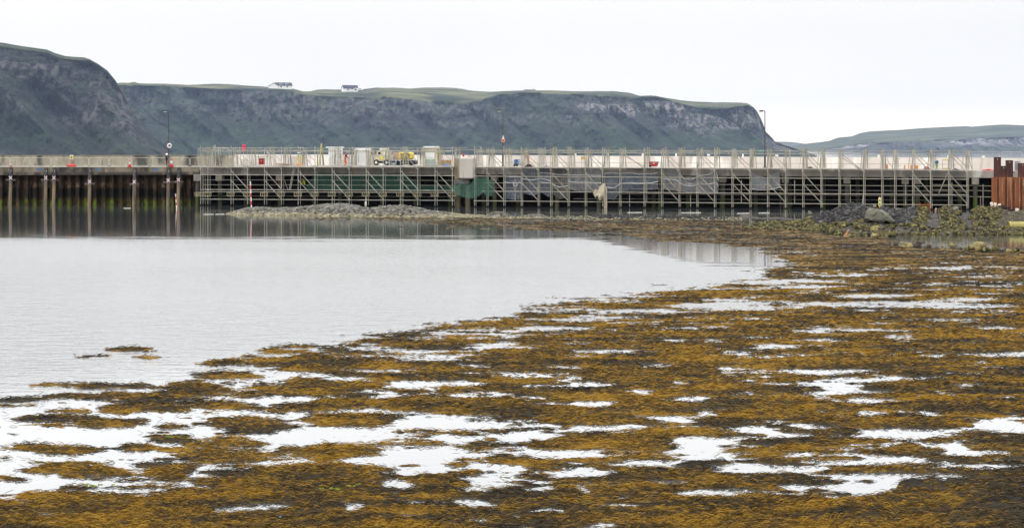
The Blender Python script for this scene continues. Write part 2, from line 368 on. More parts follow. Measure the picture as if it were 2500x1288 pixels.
hill('cliff', SKB, EDB, 1330, 110, 230, 1.25, hm2, 1.1, rows=110, seed=7.7, pale_=((0, .25), (700, .35), (1350, .4), (1440, 1), (1950, 1)))
hill('green_headland', [(1900, 374), (1934, 358), (1960, 352), (2010, 346), (2025, 344), (2045, 336), (2080, 333), (2100, 325), (2120, 321), (2200, 317), (2250, 313), (2360, 308), (2372, 309.5), (2400, 307), (2450, 304), (2500, 306), (2900, 296)],
     [(1900, 375), (2000, 366), (2100, 352), (2200, 345), (2500, 336), (2900, 330)], 3500, 260, 900, 3.0, hm3, 1.6, seed=1.4, back=900)
hill('low_headland', [(2070, 373), (2095, 366), (2120, 354), (2145, 346), (2200, 341), (2260, 344), (2290, 345), (2330, 339), (2380, 333), (2430, 330), (2500, 329), (2900, 326)],
     [(2070, 374), (2095, 367), (2120, 356), (2145, 349), (2200, 344), (2290, 348), (2380, 337), (2500, 334), (2900, 330)], 2950, 110, 260, 2.5, hm3, 1.3, seed=5.2, back=300, talus=.35)
hill('distant_land', [(1500, 362), (1700, 350), (1890, 345.5), (1935, 346.5), (1965, 351), (2010, 362), (2040, 367)], [(1500, 364), (1700, 353), (1890, 349), (1965, 355), (2040, 368)], 8600, 400, 600, 8, hm3, 1.0, seed=2.2, back=500, rows=24)

# houses on the headland
wall_w = mat('white_render', (.78, .77, .74), (.68, .67, .64), .8, .8); slate = mat('slate_roof', (.018, .019, .026), (.03, .03, .038), 1.5, .6); dkglass = mat('dark_glass', (.02, .025, .03), None, rough=.15)
def house(px0, px1, base_py, eave_py, ridge_py, D, label, porch=0, wing=0, dormer=0, gable='left', chim=True):
    k = D / FP; x0, x1 = (px0 - HX) * k, (px1 - HX) * k; zb = CH - (base_py - HY) * k; ze = CH - (eave_py - HY) * k; zr = CH - (ridge_py - HY) * k
    L_ = x1 - x0; W = 7.0; cx = (x0 + x1) / 2
    t = thing('white_house', label, 'house', (cx, D, zb), R(18), 'white houses on the cliff top'); T = t.matrix_basis
    hl = L_ / 2; hz, rz_ = ze - zb, zr - zb
    b = MB(); b.prism([(-W / 2, 0 - 4), (W / 2, -4), (W / 2, hz), (0, rz_ - .12), (-W / 2, hz)], -hl, hl, T @ Matrix.Rotation(R(90), 4, 'Z')); b.build('wall', wall_w, t)
    b = MB()
    for s_ in (-1, 1):
        pr = [(s_ * (W / 2 + .35), hz - .25), (s_ * (W / 2 + .35), hz - .02), (0, rz_ + .12), (0, rz_ - .1)]
        b.prism(pr, -hl - .3, hl + .3, T @ Matrix.Rotation(R(90), 4, 'Z'))
    rf = b.build('roof', slate, t)
    if chim:
        b = MB(); b.box((0, 0, 0), (.9, .7, 1.6), M=T @ Matrix.Translation((hl - 1.2, 0, rz_ + .5))); b.box((0, 0, 0), (.35, .35, .5), M=T @ Matrix.Translation((hl - 1.2, 0, rz_ + 1.5))); b.build('chimney', wall_w, rf)
    n = 2
    for i in range(n):
        x = -hl + (i + .8) * L_ / (n + .6)
        b = MB(); b.box((0, 0, 0), (1.3, .12, 1.2), M=T @ Matrix.Translation((x, -W / 2 - .02, hz * .52))); fr = b.build('window', wall_w, t)
        b = MB(); b.box((0, 0, 0), (1.05, .06, .95), M=T @ Matrix.Translation((x, -W / 2 - .1, hz * .52))); b.build('pane', dkglass, fr)
    if porch:
        Tp = T @ Matrix.Translation((hl * .55, -W / 2 - 1.1, 0)); b = MB(); b.prism([(-1.8, -3), (1.8, -3), (1.8, hz * .8), (0, hz * 1.35), (-1.8, hz * .8)], -1.1, 1.2, Tp); pw = b.build('porch', wall_w, t)
        b = MB()
        for s_ in (-1, 1): b.prism([(s_ * 2.1, hz * .72), (s_ * 2.1, hz * .86), (0, hz * 1.5), (0, hz * 1.36)], -1.4, 1.2, Tp)
        b.build('porch_roof', slate, pw); b = MB(); b.box((0, 0, 0), (1.3, .1, 1.3), M=Tp @ Matrix.Translation((0, -1.16, hz * .42))); b.build('pane', dkglass, pw)
    if wing:
        Tp = T @ Matrix.Translation((-hl - 1.6, -1.5, 0)) @ Matrix.Rotation(R(-8), 4, 'Z'); b = MB(); b.prism([(-3.6, -4), (3.2, -4), (3.2, hz * .8), (0, rz_ * .86), (-3.6, hz * .75)], -3.5, 3, Tp); pw = b.build('wing', wall_w, t)
        b = MB()
        b.prism([(-4, hz * .66), (-4, hz * .8), (0, rz_ * .95), (3.5, hz * .85), (3.5, hz * .72), (0, rz_ * .86)], -3.8, 3.2, Tp); b.build('wing_roof', slate, pw)
    for i in range(dormer):
        Tp = T @ Matrix.Translation((-hl * .4 + i * hl * .75, -W / 4 - .6, 0)); b = MB(); b.box((0, 0, 0), (1.7, 1.9, 1.3), M=Tp @ Matrix.Translation((0, 0, hz + .75))); dw = b.build('dormer', wall_w, t)
        b = MB(); b.box((0, 0, 0), (1.3, .1, .8), M=Tp @ Matrix.Translation((0, -.98, hz + .8))); b.build('pane', dkglass, dw)
    return t
house(672, 711, 216, 209, 202, 1500, 'large white house with dark roof, dormers and a gabled wing above the left cliff edge', wing=1, dormer=2)
house(836, 872, 222, 216, 208.5, 1560, 'white house with dark roof and gabled porch standing in the pale field', porch=1, chim=False)
house(1281, 1306, 225, 221.6, 219, 1660, 'white cottage only showing its dark roof over the brow of the headland')
hd = MB(); hc = gp(1, 400); k = 1560 / FP
v0 = Vector(((882 - HX) * k, 1550, CH - (221.5 - HY) * k))
cv = thing('touring_caravan', 'small white caravan parked beside the house with the gabled porch', 'caravan', v0)
b = MB(); b.box(v0 + Vector((0, 0, .9)), (4.6, 2, 1.7), bev=.35); b.build('body', wall_w, cv)
b = MB(); b.box(v0 + Vector((-.3, -1.02, 1.2)), (2.2, .06, .5)); b.build('window', dkglass, cv)

# ------------------------------------------------------------------ the pier
conc_new = mat('pale_concrete', (.60, .545, .50), (.50, .455, .42), .7, .85, stretch=(1, 1, .25), layers=[((.33, .27, .22), 1.1, (1, 1, .18), .60, .74, None), ((.70, .66, .62), .35, (1, 1, .4), .55, .62, None)])
conc_old = mat('weathered_wall_concrete', (.30, .27, .21), (.20, .18, .135), .9, .9, stretch=(1, 1, .5), layers=[((.035, .034, .03), .55, (1, 1, .3), .53, .64, None), ((.42, .39, .31), .8, (1, 1, .6), .62, .7, None), ((.06, .055, .045), 2.2, (1, 1, .12), .58, .7, None)])
beam_l = mat('stained_beam_concrete', (.20, .17, .13), (.11, .095, .075), 1.1, .9, stretch=(1, 1, .35), layers=[((.035, .033, .03), .6, (1, 1, .5), .52, .66, None), ((.33, .29, .22), .9, (1, 1, .5), .64, .72, None), ((.05, .045, .04), .9, (1, 1, .3), .35, .5, (2.8, 3.4, 3.75, 3.95))])
beam_m = mat('grey_beam_concrete', (.19, .17, .15), (.12, .108, .095), 1.0, .9, stretch=(1, 1, .3), layers=[((.30, .17, .10), .8, (1, 1, .25), .63, .74, None), ((.33, .31, .28), .6, (1, 1, .4), .6, .7, None)])
beam_r = mat('buff_beam_concrete', (.27, .245, .215), (.20, .18, .16), .8, .9, stretch=(1, 1, .4), layers=[((.40, .38, .34), .5, (1, 1, .5), .58, .66, None), ((.10, .09, .08), .9, (1, 1, .3), .6, .72, None)])
deck_m = mat('deck_concrete', (.42, .39, .35), (.34, .31, .28), .5, .85)
dark_w = mat('underdeck_shade_wall', (.005, .005, .006), (.010, .009, .008), .8, .9, spec=0)  # near-black colour stands in for the deep shade under the deck
pier = thing('pier', 'long concrete pier with piles, deck beam and parapet wall across the water', 'pier', (XA, YA, 0))
def strip(x0, x1, d0, d1, ztop, zbot, step=40):
    b = MB(); xs = np.linspace(x0, x1, max(2, int((x1 - x0) / step) + 1)); vs = []
    if x0 < 500 < x1: xs = np.unique(np.append(xs, 500.0))
    for x in xs:
        a, c = P(x, d0, 0), P(x, d1, 0); zt, zb_ = ztop(x), zbot(x)
        vs += [(a.x, a.y, zt), (c.x, c.y, zt), (c.x, c.y, zb_), (a.x, a.y, zb_)]
    fs = [(0, 1, 2, 3)]
    for i in range(len(xs) - 1):
        o = i * 4
        for j in range(4): fs.append((o + j, o + (j + 1) % 4, o + 4 + (j + 1) % 4, o + 4 + j))
    o = (len(xs) - 1) * 4; fs.append((o + 3, o + 2, o + 1, o)); b.add(vs, fs); return b
strip(-500, 2900, .45, 8.8, lambda x: dz(x) - .002, lambda x: dz(x) - .35).build('deck', deck_m, pier)
strip(-500, 487, -.05, .45, lambda x: dz(x), lambda x: bz(x)).build('edge_beam', beam_l, pier)
strip(490, 1110, 0, .45, lambda x: dz(x) - .03, lambda x: bz(x)).build('edge_beam', beam_m, pier)
strip(1110, 2900, 0, .45, lambda x: dz(x) - .03, lambda x: bz(x)).build('edge_beam', beam_r, pier)
strip(-500, 487, -.08, .5, lambda x: dz(x) + .035, lambda x: dz(x) + .004).build('coping', mat('coping_concrete', (.42, .40, .33), (.34, .32, .27), 1.5), pier)
WL = [(-500, 380), (560, 379.6)]; WR = [(560, 376.6), (1000, 378), (1250, 379), (1500, 380.6), (1900, 383), (2400, 385.3), (2900, 388)]
strip(-500, 572, 8.3, 8.75, lambda x: PP(x, ip(WL, x), 8.3).z, lambda x: dz(x)).build('parapet_wall', conc_old, pier)
strip(572, 2900, 8.3, 8.75, lambda x: PP(x, ip(WR, x), 8.3).z, lambda x: dz(x)).build('parapet_wall', conc_new, pier)
strip(-500, 572, 8.22, 8.85, lambda x: PP(x, ip(WL, x), 8.3).z + .05, lambda x: PP(x, ip(WL, x), 8.3).z + .002).build('wall_coping', mat('wall_coping_concrete', (.30, .28, .23), (.15, .14, .12), 1.5), pier)
# back face under the deck
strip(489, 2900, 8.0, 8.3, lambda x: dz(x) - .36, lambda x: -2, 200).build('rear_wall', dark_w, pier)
# corrugated sheet piling of the old quay
rust = mat('old_sheet_piling', (.075, .045, .026), (.030, .020, .015), 1.2, .85, stretch=(1, 1, .22),
           layers=[((.012, .011, .010), .8, (1, 1, .5), .36, .5, (.5, 1.1, 1.75, 2.1)), ((.17, .12, .075), 2.2, (1, 1, .5), .5, .66, (2.0, 2.15, 2.6, 3.0)), ((.085, .115, .010), 2.0, (1, 1, .7), .44, .60, (-.3, -.05, .45, .85))])
b = MB(); vs = []; x = -60.0; Y0 = YA + 1.1; prof = []
while x < XA - .4: prof += [(x, Y0 + 1.0), (x + .08, Y0), (x + .46, Y0), (x + .54, Y0 + 1.0)]; x += 1.0
for (a, c) in prof: vs += [(a, c, -2), (a, c, 4.0)]
b.add(vs, [(2 * i, 2 * i + 2, 2 * i + 3, 2 * i + 1) for i in range(len(prof) - 1)]).build('sheet_piling', rust, pier)
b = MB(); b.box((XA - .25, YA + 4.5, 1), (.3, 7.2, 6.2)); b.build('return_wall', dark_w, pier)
# fender piles of the old quay with sprayed marks and stencilled numbers
pile_m = mat('tarred_pile_timber', (.14, .12, .10), (.08, .07, .062), 2.0, .8, stretch=(1, 1, .15), layers=[((.20, .155, .10), 1.5, (1, 1, .2), .4, .55, (-2, -1.5, 2.0, 2.9)), ((.05, .05, .055), 1.5, (1, 1, .2), .3, .5, (3.0, 3.3, 6, 7))])
spray = plain('pale_pink_spray_paint', (.80, .60, .66), .6); stencil = plain('faded_white_stencil', (.42, .41, .40), .7)
steel_b = mat('bracket_concrete', (.16, .145, .13), (.10, .09, .08), 3)
def text_mesh(s, size, name, material, parent, loc, rz=0.0, ext=.004, align='CENTER'):
    cu = bpy.data.curves.new('lettering', 'FONT'); cu.body = s; cu.size = size; cu.extrude = ext; cu.align_x = align; cu.align_y = 'CENTER'; cu.resolution_u = 3
    o = bpy.data.objects.new('lettering', cu); C.objects.link(o); bpy.context.view_layer.update()
    me = bpy.data.meshes.new_from_object(o.evaluated_get(bpy.context.evaluated_depsgraph_get())); bpy.data.objects.remove(o); bpy.data.curves.remove(cu)
    me.transform(Matrix.Translation(loc) @ Matrix.Rotation(rz, 4, 'Z') @ Matrix.Rotation(R(90), 4, 'X'))
    if parent is not None:
        T = Matrix(); q = parent
        while q is not None: T = q.matrix_basis @ T; q = q.parent
        me.transform(T.inverted())
    me.materials.append(material); me.name = name
    n = bpy.data.objects.new(name, me); C.objects.link(n); n.parent = parent; return n
for px, num, mk in ((26, '7', 434), (112, '6', 434), (132, '5', 434), (219, '4', 443.5), (328, '3', 444), (411, '2', 440), (436, '1', 439)):
    wd = .20
    top = P(px + (1.0 if num != '6' else .5), -.28, dz(px) - .06); bot = P(px - 2.5, -.28, -2.0)
    b = MB(); b.tube(bot, top, wd, 10, wd * .95); pl = b.build('pile', pile_m, pier, smooth=False)
    zc = PP(px, mk, -.48).z; cx = P(px - .5, -.5, zc)
    b = MB()
    for a in (R(48), R(-52)):
        b.box((0, 0, 0), (.52, .012, .075), M=Matrix.Translation(cx) @ Matrix.Rotation(a + random.uniform(-.1, .1), 4, 'Y'))
    b.box((0, 0, 0), (.10, .012, .12), M=Matrix.Translation(cx + Vector((.05, -.001, -.02)))); b.build('spray_cross', spray, pl)
    text_mesh(num, .34, 'stencilled_number', stencil, pl, P(px + 1, -.492, dz(px) - .45))
    for s_ in (-1, 1): b = MB(); b.box(P(px + s_ * 7, .25, PP(px, mk + 5, .2).z), (.42, .3, .22)); b.build('bracket', steel_b, pl)
# caps and piles seen under the scaffolded deck
capm = mat('cap_concrete', (.24, .22, .19), (.16, .145, .12), 1.4, .9); capp = mat('pier_pile_concrete', (.075, .07, .058), (.045, .042, .036), 1.2, .9, layers=[((.06, .075, .02), 1.5, (1, 1, .5), .4, .55, (-.3, 0, 1.0, 1.5))])
for px, d in ((482, .3), (537, .5), (684, .5), (830, .5), (980, .6), (1208, 1.0), (1360, 1.0), (1462, 1.0), (1612, 1.0), (1765, 1.0), (1918, 1.0), (2068, .7), (2210, .7), (2240, .7), (2381, .2)):
    z = bz(px) + .02; b = MB(); b.box(P(px, d, z - .36), (.74, .9, .78), yaw(px)); cp = b.build('pile_cap', capm, pier)
    b = MB(); b.tube(P(px, d, -2), P(px, d, z - .7), .24, 10); b.build('pile', capp, pier)
for px in (1117.5, 1142): b = MB(); b.tube(P(px, .6, -2), P(px, .6, 2.8), .3, 12); b.build('pile', mat('brown_pile_concrete', (.17, .135, .085), (.10, .085, .06), 1.0, stretch=(1, 1, .2)), pier)
for px in range(600, 2400, 83):
    b = MB(); b.tube(P(px, 5.2, -2), P(px, 5.2, 4.0), .22, 8); b.build('pile', capp, pier)
# small details on the beam
blue_p = plain('faded_blue_paint', (.07, .16, .30), .7)
for px in (95, 238, 381):
    c = PP(px, 413.5, -.06); b = MB(); b.box(c, (.5, .012, .16)); b.box(c + Vector((-.06, -.004, .06)), (.3, .012, .2)); b.box(c + Vector((.12, .003, -.1)), (.36, .012, .12)); b.build('blue_paint_mark', blue_p, pier)
text_mesh('12', .42, 'painted_number', plain('dark_stencil', (.05, .05, .05)), pier, PP(1213, 421.5, -.012), PA)
# raised concrete block in the middle of the pier
blk = thing('concrete_block', 'tall pale concrete block rising at the pier edge between the two scaffolds', 'concrete block', P(1137, 0, 2.9), PA)
blk_m = mat('block_concrete', (.42, .385, .345), (.34, .31, .275), .8, .85, stretch=(1, 1, .3), layers=[((.24, .20, .13), 1.4, (1, 1, .12), .60, .7, None)])
a, c = PP(1124.5, 385, -.9), PP(1161, 443, -.9)
b = MB(); b.box(((a.x + c.x) / 2, (a.y + c.y) / 2 + .8, (a.z + c.z) / 2 + .15), (c.x - a.x, 1.9, a.z - c.z - .3), PA, bev=.12); b.build('front_face', blk_m, blk)
a, c = PP(1111, 386, -.2), PP(1126, 437, -.2)
b = MB(); b.box(((a.x + c.x) / 2, (a.y + c.y) / 2 + .7, (a.z + c.z) / 2), (c.x - a.x, 1.3, a.z - c.z), PA, bev=.05); b.build('side_face', mat('ochre_stained_concrete', (.36, .32, .25), (.22, .18, .10), 2.5, stretch=(1, 1, .2)), blk)
a, c = PP(1110, 437.5, -.3), PP(1147, 448.5, -.3)
b = MB(); b.box(((a.x + c.x) / 2, (a.y + c.y) / 2 + .6, (a.z + c.z) / 2), (c.x - a.x, 1.1, a.z - c.z), PA); b.build('corbel', mat('dark_corbel_concrete', (.16, .15, .15), (.12, .11, .11), 2), blk)

# ------------------------------------------------------------------ scaffolds
gal = mat('galvanised_scaffold_tube', (.40, .39, .335), (.24, .235, .20), 1.1, .6, .1, layers=[((.30, .20, .11), 1.7, (1, 1, 1), .66, .76, None), ((.012, .012, .012), 4, (1, 1, .6), .15, .3, (-.6, -.5, .10, .22))])
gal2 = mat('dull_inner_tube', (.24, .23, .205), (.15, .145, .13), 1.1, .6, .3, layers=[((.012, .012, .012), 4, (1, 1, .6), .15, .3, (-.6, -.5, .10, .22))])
timb = mat('scaffold_timber', (.34, .30, .20), (.20, .18, .125), 2.0, .85, layers=[((.42, .33, .12), .9, (1, 1, 1), .6, .68, None)])
board = mat('scaffold_board', (.36, .34, .29), (.22, .20, .17), 1.5, .85, stretch=(1, 1, 4))
TR = .040
def ledger(sc, x0, x1, tab, d, r=TR, m=gal, name='ledger', seg=6):
    b = MB(); xs = np.linspace(x0, x1, seg)
    b.path([PP(x, ip(tab, x), d) for x in xs], r, 6); return b.build(name, m, sc)
def lattice(sc, x0, x1, t0, t1, d, pitch=10.3):
    b = MB(); xs = np.arange(x0, x1, pitch)
    xs2 = np.linspace(x0, x1, 8)
    for tb in (t0, t1): b.path([PP(x, ip(tb, x), d) for x in xs2], .030, 5)
    for i, x in enumerate(xs[:-1]):
        p, q = (t0, t1) if i % 2 else (t1, t0)
        b.tube(PP(x, ip(p, x), d), PP(xs[i + 1], ip(q, xs[i + 1]), d), .021, 4)
    return b.build('lattice_beam', gal, sc)
def bundle(sc, px, w_, top, bot, n, rnd, yellow=False):
    b = MB()
    for i in range(n):
        u = (i + rnd.uniform(-.25, .25)) / max(1, n - 1); d = rnd.uniform(.4, 3.6)
        xb = px + w_ * u; xt = px + w_ * (.18 + .6 * u) + rnd.uniform(-1.2, 1.2)
        b.tube(PP(xb, bot - rnd.uniform(0, 1), 0) + Vector((0, d, 0)), PP(xt, top + rnd.uniform(-3, 6), 0) + Vector((0, d * .8, 0)), rnd.uniform(.024, .038), 5, m=rnd.choice((0, 0, 1, 2)))
    for zz in (.36, .72): b.tube(PP(px - 2, bot + (top - bot) * (zz - .2), .6), PP(px + w_ * .9, bot + (top - bot) * (zz - .2), .6), .02, 5)
    return b.build('inner_standards', [gal if not yellow else timb, gal2, timb], sc)
rnd = random.Random(4)
# left scaffold
sc1 = thing('scaffold', 'galvanised tube scaffold along the left part of the pier, hung with green netting', 'scaffold', P(490, -1.2, 0), group=None)
st1 = [490, 507.5, 564, 604.8, 645.8, 687, 728, 769, 811, 852.5, 894, 935.5, 978, 1020, 1062, 1104.5]
for i, x in enumerate(st1):
    b = MB(); b.tube(PP(x, 510, -1.2), PP(x, 355 + rnd.uniform(0, 7), -1.2), TR, 6)
    for yy in (411, 427, 463, 486): b.box(PP(x, yy, -1.2), (.17, .14, .07))
    b.build('standard', gal, sc1)
    b = MB(); b.tube(PP(x + 5.5, 512, -.5), PP(x + 5.5, 357 + rnd.uniform(0, 7), -.5), TR * .9, 6); b.build('standard', gal2 if i % 2 else gal, sc1)
for t_, x0, x1, d, r, m in (
        ([(480, 367.3), (1110, 368.6)], 492, 1112, -1.2, TR * 1.15, gal), ([(480, 371), (1110, 371)], 500, 1100, -.4, .026, gal), ([(480, 404), (1110, 404.5)], 505, 1104, -1.25, TR, gal),
        ([(480, 426.5), (1110, 428.6)], 490, 1110, -1.2, TR * 1.1, gal), ([(480, 439), (1110, 440.5)], 496, 1110, -.5, TR * .8, gal2), ([(480, 451), (1110, 452.6)], 496, 1110, -.5, TR * .8, gal2),
        ([(480, 462.6), (1110, 465)], 490, 1110, -1.2, TR * 1.1, gal), ([(480, 486), (1110, 489.3)], 491, 1110, -1.2, TR * 1.1, gal), ([(480, 478), (1110, 480)], 498, 1100, .6, .025, gal2)):
    ledger(sc1, x0, x1, t_, d, r, m)
lattice(sc1, 520, 1108, [(480, 360.6), (1110, 361.5)], [(480, 367), (1110, 368.4)], -.45)
for x0, x1, t_ in ((500, 1108, [(480, 467.6), (1110, 470)]), (520, 1108, [(480, 407), (1110, 407)])):
    b = MB(); xs = np.linspace(x0, x1, 22)
    for a_, c_ in zip(xs[:-1], xs[1:]):
        p, q = PP(a_, ip(t_, a_) + rnd.uniform(-.3, .3), -.8), PP(c_, ip(t_, c_) + rnd.uniform(-.3, .3), -.8)
        b.box((p + q) / 2, ((q - p).length * .995, 1.15, .05), math.atan2(q.y - p.y, q.x - p.x))
    b.build('deck_boards', board, sc1)
for x in st1[2::2]:
    n = x + 41.2
    for (xa, ya, xb, yb, d) in ((x, 416, n, 461, -1.25), (x, 440, n, 486, -1.25), (x + 6, 369, n, 414, -1.25), (x + 15, 369, n, 393, -.6)):
        b = MB(); b.tube(PP(xa, ya, d), PP(xb, yb, d), TR, 6); b.build('brace', gal, sc1)
for x in [483] + st1:
    b = MB(); d = -1.45; hw = 8.5 if x != 483 else 6
    q = [PP(x - hw - 1, 469.8, d), PP(x + hw - 1, 469.8, d), PP(x + hw - 1, 478.9, d), PP(x - hw - 1, 478.9, d)]
    for i in range(4): b.tube(q[i], q[(i + 1) % 4], .036, 5)
    for u in (-.45, .1, .6): b.tube(PP(x - 1 + hw * (u - .2), 478.9, d), PP(x - 1 + hw * (u + .2), 469.8, d), .032, 5)
    for i in range(4): b.tube(q[i], q[i] + Vector((0, 2.2, 0)), .03, 5)
    b.build('lattice_bracket', timb, sc1)
for i, x in enumerate(st1):
    bundle(sc1, x + 3, 17 if i != 1 else 26, 360, 405, 9, rnd, yellow=(i in (0, 8, 10, 14)))
b = MB(); b.tube(PP(778.5, 405, -.2), PP(785, 350.5, -.2), .075, 6); b.build('timber_prop', mat('yellow_prop', (.55, .48, .16), (.42, .38, .15), 1), sc1)
b = MB(); b.tube(PP(515, 405, -.6), PP(521.5, 355.5, -.6), .055, 6); b.tube(PP(500, 402, -.2), PP(487, 363, -.2), .035, 6); b.tube(PP(526, 405, -.2), PP(525, 353, -.2), .05, 6); b.build('leaning_tube', gal, sc1)
b = MB()
for dx in (0, 3.2): b.tube(PP(706 + dx, 463, -.9), PP(717 + dx, 407, -.9), .03, 5)
for i in range(14): u = i / 14; b.tube(PP(706 + 11 * u, 463 - 56 * u, -.9), PP(709.2 + 11 * u, 463 - 56 * u, -.9), .018, 4)
b.build('ladder', gal, sc1)
b = MB(); b.tube(PP(695, 441, -.2), PP(702, 461, -.2), .03, 5); b.build('leaning_tube', gal, sc1)
b = MB()
for dx in (0, 6): b.tube(PP(496 + dx, 511, -1.0), PP(496 + dx, 407, -1.0), .026, 5)
for i in range(22): b.tube(PP(496, 409 + i * 4.5, -1), PP(502, 409 + i * 4.5, -1), .016, 4)
b.build('ladder', gal2, sc1)
# right scaffold
sc2 = thing('scaffold', 'long beige tube scaffold along the right part of the pier, hung with clear grey sheets', 'scaffold', P(1158, -1.2, 0))
st2 = [1158.5, 1189, 1230, 1272.5, 1314, 1344.5, 1387, 1429, 1471, 1513.5, 1572.5, 1615.5, 1658, 1701.5, 1744.5, 1787, 1831, 1874, 1917.5, 1960, 2004.5, 2048.5, 2108.8, 2153, 2184.5, 2228.5, 2272, 2316.5, 2361]
tb = lambda a, c: [(1160, a), (2360, c)]
gal3 = mat('weathered_beige_tube', (.36, .335, .275), (.23, .215, .175), 1.1, .65, .1, layers=[((.33, .22, .12), 1.7, (1, 1, 1), .64, .74, None), ((.012, .012, .012), 4, (1, 1, .6), .15, .3, (-.6, -.5, .10, .22))])
for i, x in enumerate(st2):
    f = (x - 1160) / 1200; thick = TR * (1.0 + .45 * f)
    b = MB(); b.tube(PP(x, 520 + 12 * f, -1.2), PP(x, 359 + 6 * f + rnd.uniform(-2, 2), -1.2), thick, 6)
    for yy in (413 + 6 * f, 430 + 7 * f, 466.5 + 9 * f, 490 + 10 * f): b.box(PP(x, yy, -1.2), (.18, .15, .09))
    b.build('standard', gal3, sc2)
    b = MB(); b.tube(PP(x + 3.6, 521 + 12 * f, -.5), PP(x + 3.6, 361 + 5 * f, -.5), TR * .85, 6); b.build('standard', gal3, sc2)
for a_, c_, d, r, m, x0 in ((366.2, 369.3, -.45, TR * .8, gal3, 1190), (371.6, 377.5, -1.2, TR * 1.1, gal3, 1160), (396, 401, -.2, .024, gal3, 1200), (430, 438, -1.2, TR * 1.1, gal3, 1158), (446, 454.8, -.5, TR * .8, gal3, 1180), (457.5, 467, -.5, TR * .75, gal2, 1180),
                            (466.6, 475.6, -1.2, TR * 1.15, gal3, 1176), (484, 489, -.3, TR * .7, gal2, 1400), (490, 500.6, -1.2, TR * 1.1, gal3, 1160)):
    ledger(sc2, x0, 2361 if a_ > 372 else 2364, tb(a_, c_), d, r, m, seg=12)
lattice(sc2, 1165, 1830, tb(368.2, 371.5), tb(372.5, 377), -.4)
ledger(sc2, 1113, 1190, [(1000, 366), (1200, 366)], -.4, .03, gal3, seg=2); ledger(sc2, 1090, 1140, [(1000, 361.3), (1200, 361.3)], -.4, .03, gal3, seg=2)
for a_, c_, x0 in ((408, 413.6, 1163), (469.5, 478.6, 1500)):
    b = MB(); xs = np.linspace(x0, 2361, 34)
    for p_, q_ in zip(xs[:-1], xs[1:]):
        p, q = PP(p_, ip(tb(a_, c_), p_) + rnd.uniform(-.4, .4), -.75), PP(q_, ip(tb(a_, c_), q_) + rnd.uniform(-.4, .4), -.75)
        b.box((p + q) / 2, ((q - p).length * .994, 1.0, .055), math.atan2(q.y - p.y, q.x - p.x))
    b.build('deck_boards', board if a_ < 420 else mat('wet_board', (.07, .06, .05), (.12, .10, .09), 2), sc2)
for x in (1189, 1272.5, 1344.5, 1429, 1615.5, 1701.5, 1787, 1874, 1960, 2228.5, 2316.5):
    f = (x - 1160) / 1200; n = min(v for v in st2 if v > x + 1)
    for (xa, ya, xb, yb, d) in ((x, 420 + 4 * f, n, 465 + 8 * f, -1.25), (x + 1, 446 + 4 * f, n, 488 + 10 * f, -1.25), (x + 3, 373 + 4 * f, n, 416 + 6 * f, -1.25), (x + 11, 373 + 4 * f, n + 1, 404 + 5 * f, -.6)):
        b = MB(); b.tube(PP(xa, ya, d), PP(xb, yb, d), TR * 1.05, 6); b.build('brace', gal3, sc2)
for (xa, ya, xb, yb) in ((2056, 377, 2113, 422), (2056, 385, 2108, 419), (1524, 375, 1580, 417), (1516, 376, 1572, 406), (2319, 410, 2292, 472), (2363, 376, 2374, 415), (2161, 383, 2184, 417), (2109, 470, 2104, 505)):
    b = MB(); b.tube(PP(xa, ya, -1.22), PP(xb, yb, -1.22), TR * 1.1, 6); b.build('brace', gal3, sc2)
for x, ya, yb in ((1537, 470, 524), (1579, 440, 492), (1686, 474, 520), (1810, 440, 494), (1940, 440, 496), (2076, 450, 496), (2211, 448, 498), (2324, 446, 498), (1257.5, 434, 489)):
    b = MB(); b.tube(PP(x, yb, -.9), PP(x, ya, -.9), TR, 6); b.build('drop_tube', gal3, sc2)
for i, x in enumerate(st2):
    f = (x - 1160) / 1200
    wd = 18 - 5 * f
    bundle(sc2, x + 3, wd, 360 + 5 * f, 408 + 5 * f, 8, rnd)
b = MB()
for dx in (0, 11): b.tube(PP(1905 + dx, 533, -.1), PP(1905 + dx, 420, -.1), .035, 5)
for i in range(24): b.tube(PP(1905, 424 + i * 4.5, -.1), PP(1916, 424 + i * 4.5, -.1), .022, 4)
b.build('ladder', mat('dark_weedy_ladder', (.05, .045, .03), (.09, .08, .06), 2), sc2)
for y in (451, 463, 478): b = MB(); b.tube(PP(2275, y - .5, .1), PP(2425, y + 3, .1), .035, 5); b.build('handrail', mat('yellowed_rail', (.30, .27, .18), (.18, .17, .13), .6), sc2)
b = MB(); b.tube(PP(2400, 450, .1), PP(2400, 512, .1), .05, 6); b.tube(PP(2394, 478, .1), PP(2394, 510, .1), .04, 6); b.build('handrail_post', gal2, sc2)

# ------------------------------------------------------------------ hanging nets and sheets
def cloth_mat(name, col, alpha, col2=None):
    m = mat(name, col, col2 or tuple(c * .7 for c in col), .9, .7, alpha=alpha, detail=3); return m
def sheet(name, label, cat, poly_top, poly_bot, d, m, folds=.12, nx=60, nz_=16, seed=0.0, group=None, parent=None, dbot=0.0):
    x0, x1 = poly_top[0][0], poly_top[-1][0]; xs = np.linspace(x0, x1, nx); V = []
    for j in range(nz_):
        v = j / (nz_ - 1)
        for x in xs:
            yt, yb = ip(poly_top, x), ip(poly_bot, x); py = yt + (yb - yt) * v
            fo = folds * float(fbm(x / 11 + seed, v * 1.4 + seed, 0, 3)) * (.4 + v) + .05 * math.sin(x * .9 + 2 * v + seed)
            q = PP(x, py, d + dbot * v); V.append((q.x + .1 * float(fbm(x / 20, v * 3, seed, 2)) * v, q.y + fo, q.z))
    o = npmesh(name, V, gridfaces(nz_, nx), m, True, parent)
    if parent is None: tag(o, label, cat, group)
    return o
